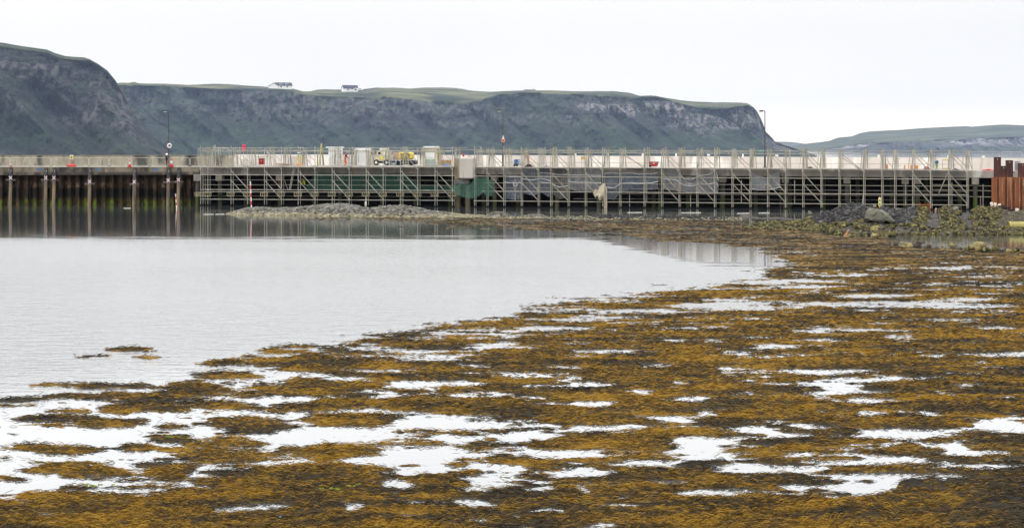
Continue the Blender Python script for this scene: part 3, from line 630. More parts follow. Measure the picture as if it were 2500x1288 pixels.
grn = cloth_mat('green_debris_net', (.035, .095, .068), .52); grn2 = cloth_mat('thin_green_net', (.08, .17, .13), .5)
sheet('debris_net', 'dark green debris netting stretched flat along the left scaffold below the deck', 'netting', [(742, 462), (774, 421), (812, 420), (860, 425), (880, 427), (930, 426), (975, 420), (985, 421), (1010, 440), (1040, 455), (1070, 452), (1112, 452)],
      [(742, 464), (800, 464), (985, 465), (1112, 466)], -.1, grn, .08, 90, 10, 1)
sheet('debris_net', 'thin green and grey netting sagging in a bag under the concrete block', 'netting', [(1107, 448), (1118, 451), (1129, 443), (1140, 452), (1150, 448), (1160, 434), (1185, 434), (1206, 443)],
      [(1107, 472), (1118, 476), (1130, 482), (1145, 484.5), (1160, 483), (1172, 476), (1178, 470), (1190, 480), (1206, 478)], -1.5, grn2, .3, 60, 18, 2)
poly = cloth_mat('clear_grey_polythene', (.46, .47, .48), .55, (.30, .32, .34)); poly2 = cloth_mat('blue_grey_polythene', (.30, .33, .38), .52, (.18, .22, .27)); scrim = cloth_mat('grey_scrim', (.20, .195, .18), .8, (.11, .115, .11))
rim = plain('white_rope_hem', (.62, .62, .63), .6)
def poly_sheet(label, top, bot, m, seed, hem=(0,), d=-.15, dbot=.5):
    s_ = sheet('polythene_sheet', label, 'sheeting', top, bot, d, m, .22, 70, 18, seed, group='plastic sheets hung on the right scaffold', dbot=dbot)
    for v in hem:
        b = MB(); xs = np.linspace(top[0][0], top[-1][0], 26)
        b.path([PP(x, ip(top, x) * (1 - v) + ip(bot, x) * v + .8 * float(fbm(x / 17, seed, 0, 2)), d - .12) for x in xs], .045, 5); b.build('hem', rim, s_)
    return s_
poly_sheet('pale clear sheet below the deck beside the green net bag', [(1230, 424), (1250, 426), (1272, 426)], [(1230, 484), (1250, 488), (1272, 486)], poly2, 1, (.1, .33))
poly_sheet('blue tinted clear sheet drooping beneath the worker in orange', [(1272, 411), (1300, 411), (1320, 411), (1344, 411)], [(1272, 470), (1300, 478), (1320, 470), (1344, 482)], poly2, 2, (.42,))
poly_sheet('grey scrim sheet with a swag hem right of the blue tinted sheet', [(1318, 411), (1344, 411), (1387, 411)], [(1318, 468), (1344, 470), (1365, 486), (1387, 480)], scrim, 3, (.2, .6))
poly_sheet('crumpled pale grey sheet with crossing folds behind two braces', [(1388, 411), (1429, 411), (1468, 412)], [(1388, 462), (1410, 466), (1429, 466), (1468, 468)], poly, 4, (.3, .62))
poly_sheet('wide dark blue-grey sheet with white hems, right of the ragged cloth', [(1474, 424), (1495, 422), (1515, 424), (1535, 422), (1560, 425), (1590, 425), (1606, 421)], [(1474, 484), (1500, 488), (1515, 468), (1560, 466), (1606, 462)], poly2, 5, (0, .55))
poly_sheet('slack grey sheet hanging from one corner under the red skip', [(1617, 411), (1650, 411), (1670, 437), (1690, 438), (1705, 430), (1730, 426), (1748, 418), (1754, 440)], [(1617, 462), (1650, 466), (1690, 470), (1730, 474), (1754, 470)], poly, 6, (.0, .5))
poly_sheet('small kite shaped grey sheet hanging alone toward the right end', [(1833, 416), (1845, 428), (1870, 433), (1890, 424), (1904, 411)], [(1833, 460), (1850, 464), (1870, 464), (1890, 461), (1906, 457)], poly, 7, (1.0,), dbot=.1)
poly_sheet('thin grey scrim lining the beam left of the kite shaped sheet', [(1530, 411), (1570, 411), (1620, 411.5)], [(1530, 421), (1570, 422), (1620, 424)], scrim, 8, ())
rag = thing('ragged_cloth', 'pale beige ragged cloth bunched on a standard and trailing down to the rubble', 'cloth', P(1478, -1.5, 0))
clm = mat('beige_canvas', (.46, .41, .31), (.30, .26, .19), 2.0, .9, stretch=(1, 1, .3))
sheet('trailing_cloth', None, None, [(1473, 448), (1477, 447), (1482, 462)], [(1472, 525), (1477, 528), (1480.5, 527)], -1.6, clm, .35, 14, 30, 3.3, parent=None)
tr = C.objects[-1] if False else [o for o in bpy.data.objects if o.name == 'trailing_cloth'][0]
for k_ in ('label', 'category'): 
    if k_ in tr: del tr[k_]
tr.parent = rag; tr.matrix_parent_inverse = rag.matrix_basis.inverted()
b = MB(); 
sh = sheet('bunched_cloth', None, None, [(1448, 468), (1454, 461), (1460, 464), (1466, 453), (1475, 447)], [(1448, 472), (1454, 484), (1459, 478), (1464, 491), (1469, 483), (1475, 488)], -1.7, clm, .5, 20, 16, 9.3)
sh.parent = rag; sh.matrix_parent_inverse = rag.matrix_basis.inverted()
# ------------------------------------------------------------------ lamp posts
def on_deck(px, d): return P(px, d, dz(px))
lamp_m = mat('dark_green_post_paint', (.035, .042, .038), (.06, .065, .055), 2, .5); lens_m = plain('white_lamp_lens', (.75, .75, .72), .3)
def lamp(px, toppy, d, label, extra=None):
    f = on_deck(px, d); t = thing('lamp_post', label, 'lamp post', f, 0, 'lamp posts on the pier')
    zt = PP(px, toppy, d).z
    b = MB(); b.tube(f, f + Vector((0, 0, 1.3)), .12, 10); b.tube(f + Vector((0, 0, 1.3)), Vector((f.x, f.y, zt)), .075, 8, .045); b.box(f + Vector((0, 0, .03)), (.4, .4, .06)); b.build('post', lamp_m, t)
    b = MB(); b.path([Vector((f.x, f.y, zt)), Vector((f.x - .12, f.y, zt + .06)), Vector((f.x - .35, f.y, zt + .05))], .035, 6); b.build('arm', lamp_m, t)
    b = MB(); b.box(Vector((f.x - .42, f.y - .02, zt + .03)), (.44, .3, .16), bev=.04); h = b.build('lamp_head', lamp_m, t)
    b = MB(); b.box(Vector((f.x - .42, f.y - .02, zt - .08)), (.36, .26, .07), bev=.03); b.build('lens', lens_m, h)
    return t
l1 = lamp(411.5, 271.5, 1.0, 'lamp post with a white lifebuoy ring fixed low on it, left of the scaffold')
lamp(1228, 270, 6.5, 'lamp post rising behind the blue pump near the concrete block')
l3 = lamp(1867.5, 271.5, 6.5, 'lamp post standing alone against the sky beside the headland tip')
def torus(c, R_, r, rx=math.pi / 2, rz=0.0, n=20, k=8):
    b = MB(); T = Matrix.Translation(c) @ Matrix.Rotation(rz, 4, 'Z') @ Matrix.Rotation(rx, 4, 'X'); vs = []
    for i in range(n):
        a = 2 * math.pi * i / n
        for j in range(k): e = 2 * math.pi * j / k; vs.append(T @ Vector(((R_ + r * math.cos(e)) * math.cos(a), (R_ + r * math.cos(e)) * math.sin(a), r * math.sin(e))))
    return b.add(vs, [(i * k + j, ((i + 1) % n) * k + j, ((i + 1) % n) * k + (j + 1) % k, i * k + (j + 1) % k) for i in range(n) for j in range(k)])
lb = thing('lifebuoy', 'white ring lifebuoy in a dark red holder on the left lamp post', 'lifebuoy', PP(413.5, 355.5, .85))
torus(PP(413.6, 355.5, .82), .22, .075, rz=R(35)).build('ring', plain('white_buoy_plastic', (.78, .74, .76), .4), lb, True)
b = MB(); b.box(PP(411.2, 357, .95), (.22, .1, .8), bev=.03); b.build('holder', plain('dark_red_holder', (.10, .02, .03)), lb)
lb = thing('lifebuoy', 'small orange and white lifebuoy on the lamp post behind the blue pump', 'lifebuoy', PP(1228.5, 343, 6.3))
torus(PP(1228.5, 343, 6.2), .16, .06).build('ring', plain('orange_buoy_plastic', (.75, .30, .18), .4), lb, True)
b = MB(); b.prism([(-.14, .15), (.14, .15), (0, .6)], -.04, .04, Matrix.Translation(PP(1228.5, 342, 6.2))); b.build('holder', plain('white_holder', (.7, .66, .64)), lb)
lb = thing('lifebuoy', 'white ring lying against the under-deck sheet hanging from a white rope', 'lifebuoy', PP(1258, 452, -.6))
torus(PP(1258, 450, -.65), .20, .05).build('ring', plain('grey_white_ring', (.55, .56, .60), .5), lb, True)
b = MB(); b.tube(PP(1257.5, 445, -.65), PP(1257.5, 434, -.65), .035, 6); b.build('rope', rim, lb)

# ------------------------------------------------------------------ crowd barriers
bar_m = mat('galvanised_barrier', (.50, .49, .46), (.36, .355, .33), 2, .45, .4)
def barrier(pa, pb, label, d=.35, h=1.12, name='pedestrian_barrier', group='barriers along the pier edge', cat='barrier', bars=18, r=.028, foot=True, mesh=False):
    A, B_ = on_deck(pa, d), on_deck(pb, d); L_ = (B_ - A).length; a = math.atan2(B_.y - A.y, B_.x - A.x)
    t = thing(name, label, cat, (A + B_) / 2, a, group); T = t.matrix_basis; w_ = L_ / 2 - .03; z0 = .16; c = .14
    pts = [(-w_ + c, z0), (w_ - c, z0), (w_ - .04, z0 + .05), (w_, z0 + c), (w_, h - c), (w_ - .04, h - .05), (w_ - c, h), (-w_ + c, h), (-w_ + .04, h - .05), (-w_, h - c), (-w_, z0 + c), (-w_ + .04, z0 + .05)]
    b = MB(); b.path([T @ Vector((x, 0, z)) for x, z in pts + pts[:1]], r, 6); b.build('frame', bar_m, t)
    b = MB(); n = bars
    for i in range(1, n): x = -w_ + 2 * w_ * i / n; b.tube(T @ Vector((x, 0, z0)), T @ Vector((x, 0, h)), .0075 if not mesh else .006, 4)
    if mesh:
        for k in range(1, 10): z = z0 + (h - z0) * k / 10; b.tube(T @ Vector((-w_, 0, z)), T @ Vector((w_, 0, z)), .006, 4)
    b.build('infill_bars', bar_m, t)
    if foot:
        for s_ in (-1, 1):
            b = MB(); x = s_ * (w_ - .32); b.path([T @ Vector((x, -.26, .02)), T @ Vector((x, -.2, .06)), T @ Vector((x, 0, z0)), T @ Vector((x, .2, .06)), T @ Vector((x, .26, .02))], .024, 5); b.build('foot', bar_m, t)
    return t
js = [-26, 24.3, 74.3, 124.5, 171.5, 217, 266.5, 316, 365, 413.5, 463.5, 512]
bl = ['barrier cut by the left edge of the photo, left of the first cone', 'barrier just right of the leftmost traffic cone', 'barrier left of the yellow warning sign', 'barrier behind the yellow warning sign on its red block',
      'barrier immediately right of the yellow warning sign', 'barrier over the second blue paint mark', 'barrier left of the middle traffic cone', 'barrier right of the middle traffic cone', 'barrier left of the person in the white helmet',
      'barrier right of the lamp post and the tall cone', 'barrier partly behind the left end of the scaffold']
for i in range(11): barrier(js[i] + .6, js[i + 1] - .6, 'steel crowd ' + bl[i])
barrier(483, 560, 'tall mesh fence panel behind the left end of the scaffold', 1.3, 2.2, 'fence_panel', 'tall mesh fence panels on the pier', 'fence panel', 22, .024, mesh=True)
barrier(2363, 2441, 'tall mesh fence panel between the scaffold end and the steel piles', 2.5, 2.05, 'fence_panel', 'tall mesh fence panels on the pier', 'fence panel', 22, .022, mesh=True)
barrier(2443, 2496, 'tall mesh fence panel behind the dark steel piles', 2.5, 2.05, 'fence_panel', 'tall mesh fence panels on the pier', 'fence panel', 16, .022, mesh=True)

# cones
cone_r = plain('red_cone_plastic', (.50, .035, .025), .45); cone_w = plain('white_reflective_band', (.72, .70, .68), .4)
def cone(px, h, d, label):
    f = on_deck(px, d); t = thing('traffic_cone', label, 'traffic cone', f, 0, 'traffic cones on the pier'); s = h / .75
    b = MB(); b.box(f + Vector((0, 0, .025 * s)), (.42 * s, .42 * s, .05 * s), bev=.012); b.build('base', cone_r, t)
    rr = lambda z: .155 * (1 - z) + .03 * z
    b = MB(); b.lathe(f, [(rr(0) * s, .05 * s), (rr(.35) * s, .05 * s + .7 * .35 * s)], 14); b.lathe(f, [(rr(.72) * s, .05 * s + .7 * .72 * s), (rr(1) * s, .75 * s)], 14); b.build('cone', cone_r, t, True)
    b = MB(); b.lathe(f, [(rr(.35) * s * 1.02, .05 * s + .7 * .35 * s), (rr(.72) * s * 1.02, .05 * s + .7 * .72 * s)], 14); b.build('reflective_band', cone_w, t, True)
cone(26.5, .55, .1, 'small red and white cone at the far left before the barriers')
cone(316.5, .85, .1, 'red and white cone in the middle of the row of barriers')
cone(418.6, 1.0, .1, 'tall red and white cone beside the person in the white helmet')
cone(1131.5, 1.55, .3, 'tall faded pink cone standing behind the concrete block')

# warning signs
yel = plain('yellow_sign_face', (.72, .62, .05), .5); wht = plain('white_sign_face', (.74, .74, .72), .5); blk_p = plain('black_print', (.02, .02, .02), .6); red_b = plain('red_plastic_block', (.62, .075, .06), .5)
def warn_panel(T, w_, h, parent):
    b = MB(); b.box((0, 0, 0), (w_, .02, h), M=T); pn = b.build('sign_panel', wht, parent)
    b = MB(); b.box((0, 0, 0), (w_ * .86, .012, h * .72), M=T @ Matrix.Translation((0, -.016, -h * .06))); b.build('yellow_field', yel, pn)
    b = MB(); b.prism([(-w_ * .27, -h * .16), (w_ * .27, -h * .16), (0, h * .2)], -.032, -.024, T); b.build('warning_triangle', blk_p, pn)
    b = MB()
    for k in range(2): b.box((0, 0, 0), (w_ * (.6 - .15 * k), .006, h * .05), M=T @ Matrix.Translation((0, -.026, -h * (.24 + .09 * k))))
    b.build('printed_line', blk_p, pn)
f = on_deck(174.5, .0); t = thing('warning_sign', 'yellow warning sign on a post in a red plastic block by the barriers', 'sign', f)
b = MB(); b.box(f + Vector((-.02, .1, .17)), (1.08, .42, .32), bev=.07); b.build('base_block', red_b, t)
b = MB(); b.tube(f + Vector((0, .1, .3)), f + Vector((0, .1, 1.0)), .03, 6); b.build('post', red_b, t)
warn_panel(Matrix.Translation(f + Vector((0, .05, 1.17))), .38, .50, t)

# numbered plates along the parapet
plate_m = plain('white_plate', (.72, .72, .66), .5)
for i, (px, py, w_, h) in enumerate([(1404, 377.2, .30, .2), (1485, 377.2, .26, .18), (1569, 377.5, .22, .32), (1650.7, 378.5, .22, .32), (1730, 378.3, .34, .2), (1814, 379.5, .2, .34), (1896.5, 379.8, .34, .2), (2145, 381.5, .24, .32), (2315, 382.8, .22, .34), (2401, 382.6, .34, .24)]):
    c = PP(px, py, 8.5); shape = 'upright' if h > w_ else 'wide'
    side = ['first from the concrete block', 'above the orange panel', 'left of the red skip', 'right of the red skip', 'midway between red skip and the lamp post', 'just left of the lone lamp post', 'just right of the lone lamp post', 'above the orange drums', 'by the yellow frame', 'nearest the dark steel piles'][i]
    t = thing('wall_plate', 'small %s white plate on the parapet top, %s' % (shape, side), 'plate', c + Vector((0, 0, -.3)), PA, 'white plates on the parapet')
    b = MB(); b.box(c, (w_, .07, h), PA, bev=.015); b.build('plate', plate_m, t)
    b = MB(); b.tube(c + Vector((0, .06, -.42)), c + Vector((0, .06, h * .3)), .018, 5); b.build('bracket', gal, t)

# ------------------------------------------------------------------ people
def person(px, d, label, face, jacket, legs, boots, helmet, lean=0.0, pose='stand', scale=1.0, z=None, skin=(.42, .27, .20)):
    f = on_deck(px, d) if z is None else P(px, d, z)
    t = thing('person', label, 'person', f, face); T = t.matrix_basis
    h = 1.76 * scale; k = h / 7.5
    lx = lambda zz: lean * max(0, zz - .95) ** 1.15
    if pose == 'walk': hipz, kf, kb = .93, .14, -.10
    else: hipz, kf, kb = .95, .04, -.02
    J = {}
    def a(n, x, y, zz, r): J[n] = (Vector((x, y, zz)) * scale, r * scale)
    a('pelvis', 0, 0, hipz, .135); a('waist', lx(1.1), 0, 1.10, .125); a('chest', lx(1.32), 0, 1.30, .155); a('neckb', lx(1.5), 0, 1.47, .085); a('neck', lx(1.55) + .01, 0, 1.53, .06); a('head', lx(1.62) + .03, 0, 1.63, .095); a('crown', lx(1.7) + .03, 0, 1.71, .07)
    for s_, n, kx in ((1, 'l', kf), (-1, 'r', kb)):
        a('hip' + n, .0, .10 * s_, hipz - .07, .095); a('knee' + n, kx, .12 * s_, .50, .068); a('ank' + n, kx * .3 - .03 * (kx < 0), .12 * s_, .10, .045); a('toe' + n, kx * .3 + .17, .13 * s_, .045, .035)
        sx = lx(1.42); a('sho' + n, sx, .18 * s_, 1.42, .07)
        fx = .16 if (s_ > 0 or lean > .2) else .05
        a('elb' + n, sx + fx * .6, .25 * s_, 1.16, .048); a('wri' + n, sx + fx + .16, .20 * s_, .98, .033); a('palm' + n, sx + fx + .22, .19 * s_, .93, .034)
    E = [('pelvis', 'waist'), ('waist', 'chest'), ('chest', 'neckb'), ('neckb', 'neck'), ('neck', 'head'), ('head', 'crown')]
    for n in 'lr': E += [('pelvis', 'hip' + n), ('hip' + n, 'knee' + n), ('knee' + n, 'ank' + n), ('ank' + n, 'toe' + n), ('neckb', 'sho' + n), ('sho' + n, 'elb' + n), ('elb' + n, 'wri' + n), ('wri' + n, 'palm' + n)]
    names = list(J); vs = [tuple(J[n][0]) for n in names]; ed = [(names.index(p), names.index(q)) for p, q in E]; rad = [J[n][1] for n in names]
    for n, s_ in (('l', 1), ('r', -1)):
        pi = names.index('palm' + n); p0 = J['palm' + n][0]
        for q, (dx, dy, dz_, l) in enumerate(((.05, .03, -.05, .8), (.06, .015, -.06, .95), (.06, 0, -.065, 1.0), (.055, -.015, -.06, .92), (.045, -.03, -.04, .75))):
            if q == 0: dx, dz_ = .02, -.03; dy = -.045 * s_
            v1 = p0 + Vector((dx, dy, dz_)) * l * scale; v2 = v1 + Vector((.012, 0, -.035)) * l * scale
            vs += [tuple(v1), tuple(v2)]; rad += [.010 * scale, .008 * scale]; m_ = len(vs); ed += [(pi, m_ - 2), (m_ - 2, m_ - 1)]
    me = bpy.data.meshes.new('tmp'); me.from_pydata(vs, ed, []); o = bpy.data.objects.new('tmp', me); C.objects.link(o)
    md = o.modifiers.new('s', 'SKIN'); o.modifiers.new('u', 'SUBSURF').levels = 1
    for i, sv in enumerate(me.skin_vertices[0].data): sv.radius = (rad[i], rad[i]); sv.use_root = (i == 0)
    bpy.context.view_layer.update(); me2 = bpy.data.meshes.new_from_object(o.evaluated_get(bpy.context.evaluated_depsgraph_get()))
    bpy.data.objects.remove(o)
    for m_ in (jacket, legs, boots, plain('skin_%d' % int(skin[0] * 100), skin, .6)): me2.materials.append(m_)
    for p in me2.polygons:
        c = p.center / scale; hand = any((c - J['palm' + n][0] / scale).length < .11 for n in 'lr'); arm = any((c - J[j + n][0] / scale).length < .15 for n in 'lr' for j in ('elb', 'wri'))
        p.material_index = 3 if (c.z > 1.51 or hand) else 0 if (c.z > .93 or arm) else 2 if c.z < .17 else 1; p.use_smooth = True
    ob = bpy.data.objects.new('body', me2); C.objects.link(ob); ob.parent = t
    hp = J['crown'][0]
    b = MB(); M_ = T @ Matrix.Translation(hp + Vector((0, 0, -.045 * scale)))
    b.lathe((0, 0, 0), [(.165 * scale, -.01), (.165 * scale, .012), (.135 * scale, .02), (.125 * scale, .07), (.09 * scale, .12), (.02, .145)], 14, M=M_); b.build('helmet', helmet, t, True)
    hc = J['head'][0]
    b = MB()
    for s_ in (-1, 1): b.lathe((0, 0, 0), [(.004, -.008), (.011, 0), (.004, .008)], 6, M=T @ Matrix.Translation(hc + Vector((.092, .035 * s_, .015))))
    b.build('eyes', blk_p, t)
    b = MB(); b.prism([(0, 0), (.03, -.03), (0, -.045)], -.012, .012, T @ Matrix.Translation(hc + Vector((.088, 0, .0)))); b.build('nose', plain('skin_%d' % int(skin[0] * 100), skin, .6), t)
    b = MB(); b.box((0, 0, 0), (.008, .045, .01), M=T @ Matrix.Translation(hc + Vector((.09, 0, -.055)))); b.build('mouth', plain('lip_tone', (.30, .12, .10)), t)
    b = MB()
    for s_ in (-1, 1): b.box((0, 0, 0), (.03, .015, .05), M=T @ Matrix.Translation(hc + Vector((0, .095 * s_, 0))), bev=.005)
    b.build('ears', plain('skin_%d' % int(skin[0] * 100), skin, .6), t)
    return t, J
navy = plain('navy_cloth', (.012, .018, .04), .9); maroon = plain('dark_red_cloth', (.16, .02, .03), .9); orange = plain('orange_hi_vis_cloth', (.80, .16, .04), .8); dkgrey = plain('dark_grey_cloth', (.05, .055, .06), .9); boot = plain('black_boot', (.015, .015, .015), .7); helm = plain('white_helmet', (.8, .8, .78), .35); lime = plain('lime_hi_vis_cloth', (.42, .62, .03), .8)
silver = plain('reflective_tape', (.6, .6, .58), .4); brick = plain('brick_red_cloth', (.30, .035, .03), .9)
p1, _ = person(406.5, .05, 'person in a white helmet, navy jacket and dark red trousers standing beside the tall cone', R(20), navy, maroon, boot, helm, scale=.88)
p2, J2 = person(1290, 3.2, 'person in orange high visibility clothes and white helmet leaning left beside the blue pump', R(200), orange, orange, boot, helm, .22, 'walk', scale=.98)
b = MB()
for zz in (1.02, 1.2): b.lathe((0, 0, 0), [(.155, zz), (.155, zz + .05)], 14, M=p2.matrix_basis @ Matrix.Translation((.03, 0, 0)))
b.build('reflective_tape', silver, p2, True)
p3, _ = person(842.5, 2.6, 'person bending forward in orange trousers and dark red top between the two white containers', R(10), brick, orange, orange, plain('dull_helmet', (.35, .34, .30)), .30, 'walk', scale=1.0)
# worker under the deck
p4, _ = person(744, .9, 'person in lime high visibility jacket half hidden under the deck behind the braces', R(180), lime, navy, boot, plain('dark_helmet', (.03, .03, .06)), .3, 'stand', scale=.86, z=PP(744, 466.5, .9).z)
p5, _ = person(735.5, 1.2, 'person in a dark red jacket beside the lime jacketed worker under the deck', R(0), brick, navy, boot, plain('dark_helmet', (.03, .03, .06)), .2, 'stand', scale=.86, z=PP(736, 466.5, 1.2).z)

# ------------------------------------------------------------------ plant and stores on the deck
def crate_like(name, label, cat, px0, px1, py0, py1, d, dep, m, rz=None, bev=.04, group=None, part='body'):
    a_, c = PP(px0, py0, d), PP(px1, py1, d); t = thing(name, label, cat, ((a_.x + c.x) / 2, (a_.y + c.y) / 2 + dep / 2, dz((px0 + px1) / 2)), PA if rz is None else rz, group)
    cz = (a_.z + c.z) / 2; M_ = t.matrix_basis
    b = MB(); b.box((0, 0, 0), (c.x - a_.x, dep, a_.z - c.z), M=Matrix.Translation((t.location.x, t.location.y, cz)) @ Matrix.Rotation(t.rotation_euler.z, 4, 'Z'), bev=bev); b.build(part, m, t)
    return t, Matrix.Translation((t.location.x, t.location.y, cz)) @ Matrix.Rotation(t.rotation_euler.z, 4, 'Z'), c.x - a_.x, a_.z - c.z
def face_box(t, M_, w_, h, dep, u0, u1, v0, v1, m, name, prot=.03):
    b = MB(); b.box((0, 0, 0), ((u1 - u0) * w_, prot * 2, (v1 - v0) * h), M=M_ @ Matrix.Translation(((u0 + u1 - 1) / 2 * w_, -dep / 2 - prot * .5, (.5 - (v0 + v1) / 2) * h))); return b.build(name, m, t)
white_m = mat('white_container_paint', (.66, .66, .65), (.54, .54, .54), .8, .5, layers=[((.4, .36, .3), 1.6, (1, 1, .2), .68, .8, None)]); cream = plain('cream_machine_paint', (.60, .55, .42), .5); yellow = plain('yellow_machine_paint', (.80, .55, .03), .45); dark = plain('dark_rubber', (.025, .025, .028), .7); redm = mat('red_skip_paint', (.34, .02, .025), (.24, .02, .02), 2, .5); bluem = mat('blue_machine_paint', (.03, .14, .30), (.02, .09, .2), 3, .5); tim = mat('raw_timber', (.45, .36, .24), (.34, .27, .18), 2, .8, stretch=(1, 1, 5)); steel = plain('grey_steel', (.34, .34, .34), .45)
# white welfare container
t, M_, w_, h = crate_like('site_container', 'white container with a ribbed side standing between the yellow prop and the bending worker', 'container', 806, 829, 361, 405, 4.2, 2.2, white_m, bev=.03)
for u in (.2, .4, .6, .8): face_box(t, M_, w_, h, 2.2, u - .02, u + .02, .05, .95, steel, 'rib', .02)
b = MB(); b.box((0, 0, 0), (w_ * 1.35, 2.5, .12), M=M_ @ Matrix.Translation((-.1, 0, h / 2 + .06)), bev=.03); b.build('roof_lip', white_m, t)
t, M_, w_, h = crate_like('site_container', 'plain white container with rounded corners right of the bending worker', 'container', 869, 900, 361, 407, 2.4, 2.2, white_m, bev=.12)
face_box(t, M_, w_, h, 2.2, .06, .94, .28, .98, white_m, 'door', .02); face_box(t, M_, w_, h, 2.2, .12, .2, .1, .9, steel, 'door_edge', .035)
b = MB(); b.box((0, 0, 0), (w_ * 1.04, 2.25, .10), M=M_ @ Matrix.Translation((0, 0, h * .28))); b.build('roof_band', plain('cream_band', (.56, .53, .42)), t)
# cream generator on wheels
t, M_, w_, h = crate_like('generator', 'cream generator on black wheels with a small control panel and cream exhaust cowl', 'generator', 916, 951, 368, 394, 2.6, 1.8, cream, bev=.06, part='housing')
pn = face_box(t, M_, w_, h, 1.8, .30, .52, .10, .38, plain('grey_panel', (.45, .44, .40)), 'control_panel'); face_box(t, M_, w_, h, 1.8, .32, .48, .13, .33, dark, 'display', .05)
face_box(t, M_, w_, h, 1.8, .68, .84, .08, .42, wht, 'gauge_plate', .04); face_box(t, M_, w_, h, 1.8, .04, .2, .02, .34, plain('brown_grille', (.16, .13, .10)), 'grille'); face_box(t, M_, w_, h, 1.8, .42, .66, .5, .85, yel, 'yellow_label', .035)
b = MB(); b.box((0, 0, 0), (w_ * .55, 1.2, .32), M=M_ @ Matrix.Translation((.2, 0, h / 2 + .16)), bev=.08); b.build('cowl', cream, t)
for dx in (-w_ * .32, w_ * .4):
    b = MB(); b.lathe((0, 0, 0), [(.34, -.1), (.36, 0), (.34, .1)], 16, M=M_ @ Matrix.Translation((dx, -.9, -h / 2 - .13)) @ Matrix.Rotation(R(90), 4, 'X')); wh = b.build('wheel', dark, t, True)
    b = MB(); b.lathe((0, 0, 0), [(.15, -.11), (.15, .12)], 12, M=M_ @ Matrix.Translation((dx, -.92, -h / 2 - .13)) @ Matrix.Rotation(R(90), 4, 'X')); b.build('rim', wht, wh)
b = MB(); b.box((0, 0, 0), (w_ * .9, 1.4, .22), M=M_ @ Matrix.Translation((0, 0, -h / 2 - .1))); b.build('chassis', dark, t)
# grey van front between
t, M_, w_, h = crate_like('timber_stack', 'stack of pinkish brown boards leaning behind the yellow compressor', 'boards', 959, 977, 372, 391, 5.0, .5, mat('pink_brown_boards', (.42, .32, .26), (.34, .26, .21), 3, stretch=(1, 1, 6)), bev=.01, part='boards')
t, M_, w_, h = crate_like('vehicle_front', 'low grey blue machine with black tyres between generator and yellow compressor', 'vehicle', 957, 971, 391, 404, 3.2, 1.8, plain('grey_blue_paint', (.36, .42, .50), .4), bev=.1, part='body')
for dx in (-w_ * .62, w_ * .62): b = MB(); b.lathe((0, 0, 0), [(.30, -.13), (.33, 0), (.30, .13)], 14, M=M_ @ Matrix.Translation((dx, -.4, -.05)) @ Matrix.Rotation(R(90), 4, 'X')); b.build('wheel', dark, t, True)
face_box(t, M_, w_, h, 1.8, .15, .85, .1, .4, dkglass, 'window')
# yellow compressor
t, M_, w_, h = crate_like('compressor', 'bright yellow compressor with black louvres on a dark base', 'compressor', 976, 1007.5, 371, 389.5, 2.8, 1.6, yellow, bev=.16, part='housing')
for k in range(5): face_box(t, M_, w_, h, 1.6, .12, .46, .2 + .15 * k, .27 + .15 * k, dark, 'louvre', .02); face_box(t, M_, w_, h, 1.6, .54, .88, .2 + .15 * k, .27 + .15 * k, dark, 'louvre', .02)
b = MB(); b.box((0, 0, 0), (w_ * 1.2, 1.6, .55), M=M_ @ Matrix.Translation((.3, 0, -h / 2 - .32)), bev=.14); b.build('base', plain('dark_grey_base', (.05, .05, .06), .5), t)
for dx in (-.5, .8): b = MB(); b.lathe((0, 0, 0), [(.24, -.1), (.26, 0), (.24, .1)], 14, M=M_ @ Matrix.Translation((dx, -.85, -h / 2 - .5)) @ Matrix.Rotation(R(90), 4, 'X')); b.build('wheel', dark, t, True)
# tall rack with curtain and caged tank
t, M_, w_, h = crate_like('storage_rack', 'open pale steel rack with a white curtain above the caged tank', 'rack', 1037, 1068, 357, 361, 3.0, 1.8, white_m, bev=.02, part='roof_rail')
zb = dz(1052) - t.location.z
for sx in (-.5, .5):
    for sy in (-.85, .85): b = MB(); b.tube(M_ @ Vector((sx * w_, sy, 0)), (M_ @ Vector((sx * w_, sy, 0))) * 1 + Vector((0, 0, dz(1052) - (M_ @ Vector((0, 0, 0))).z)), .06, 6); b.build('post', mat('yellowed_post', (.52, .45, .22), (.46, .42, .33), 1.5), t)
b = MB(); b.box((0, 0, 0), (w_ * .8, .06, .55), M=M_ @ Matrix.Translation((0, -.8, -.9)), bev=.01); b.build('curtain', white_m, t)
b = MB(); b.box((0, 0, 0), (w_ * .8, .05, .5), M=M_ @ Matrix.Translation((0, -.7, -.35))); b.build('back_panel', plain('sand_panel', (.46, .40, .32)), t)
t, M_, w_, h = crate_like('bulk_tank', 'white caged bulk tank with a greenish lower half under the rack', 'tank', 1038, 1062, 386, 407, 1.4, 1.1, mat('cloudy_tank_plastic', (.62, .64, .60), (.44, .52, .44), .6, .4, ramp=(.45, .55)), bev=.1, part='tank')
b = MB()
for i in range(8): u = -w_ / 2 - .03 + (w_ + .06) * i / 7; b.tube(M_ @ Vector((u, -.6, -h / 2)), M_ @ Vector((u, -.6, h / 2 + .04)), .014, 4)
for i in range(5): z = -h / 2 + h * i / 4; b.tube(M_ @ Vector((-w_ / 2 - .03, -.6, z)), M_ @ Vector((w_ / 2 + .03, -.6, z)), .014, 4)
b.build('cage', steel, t)
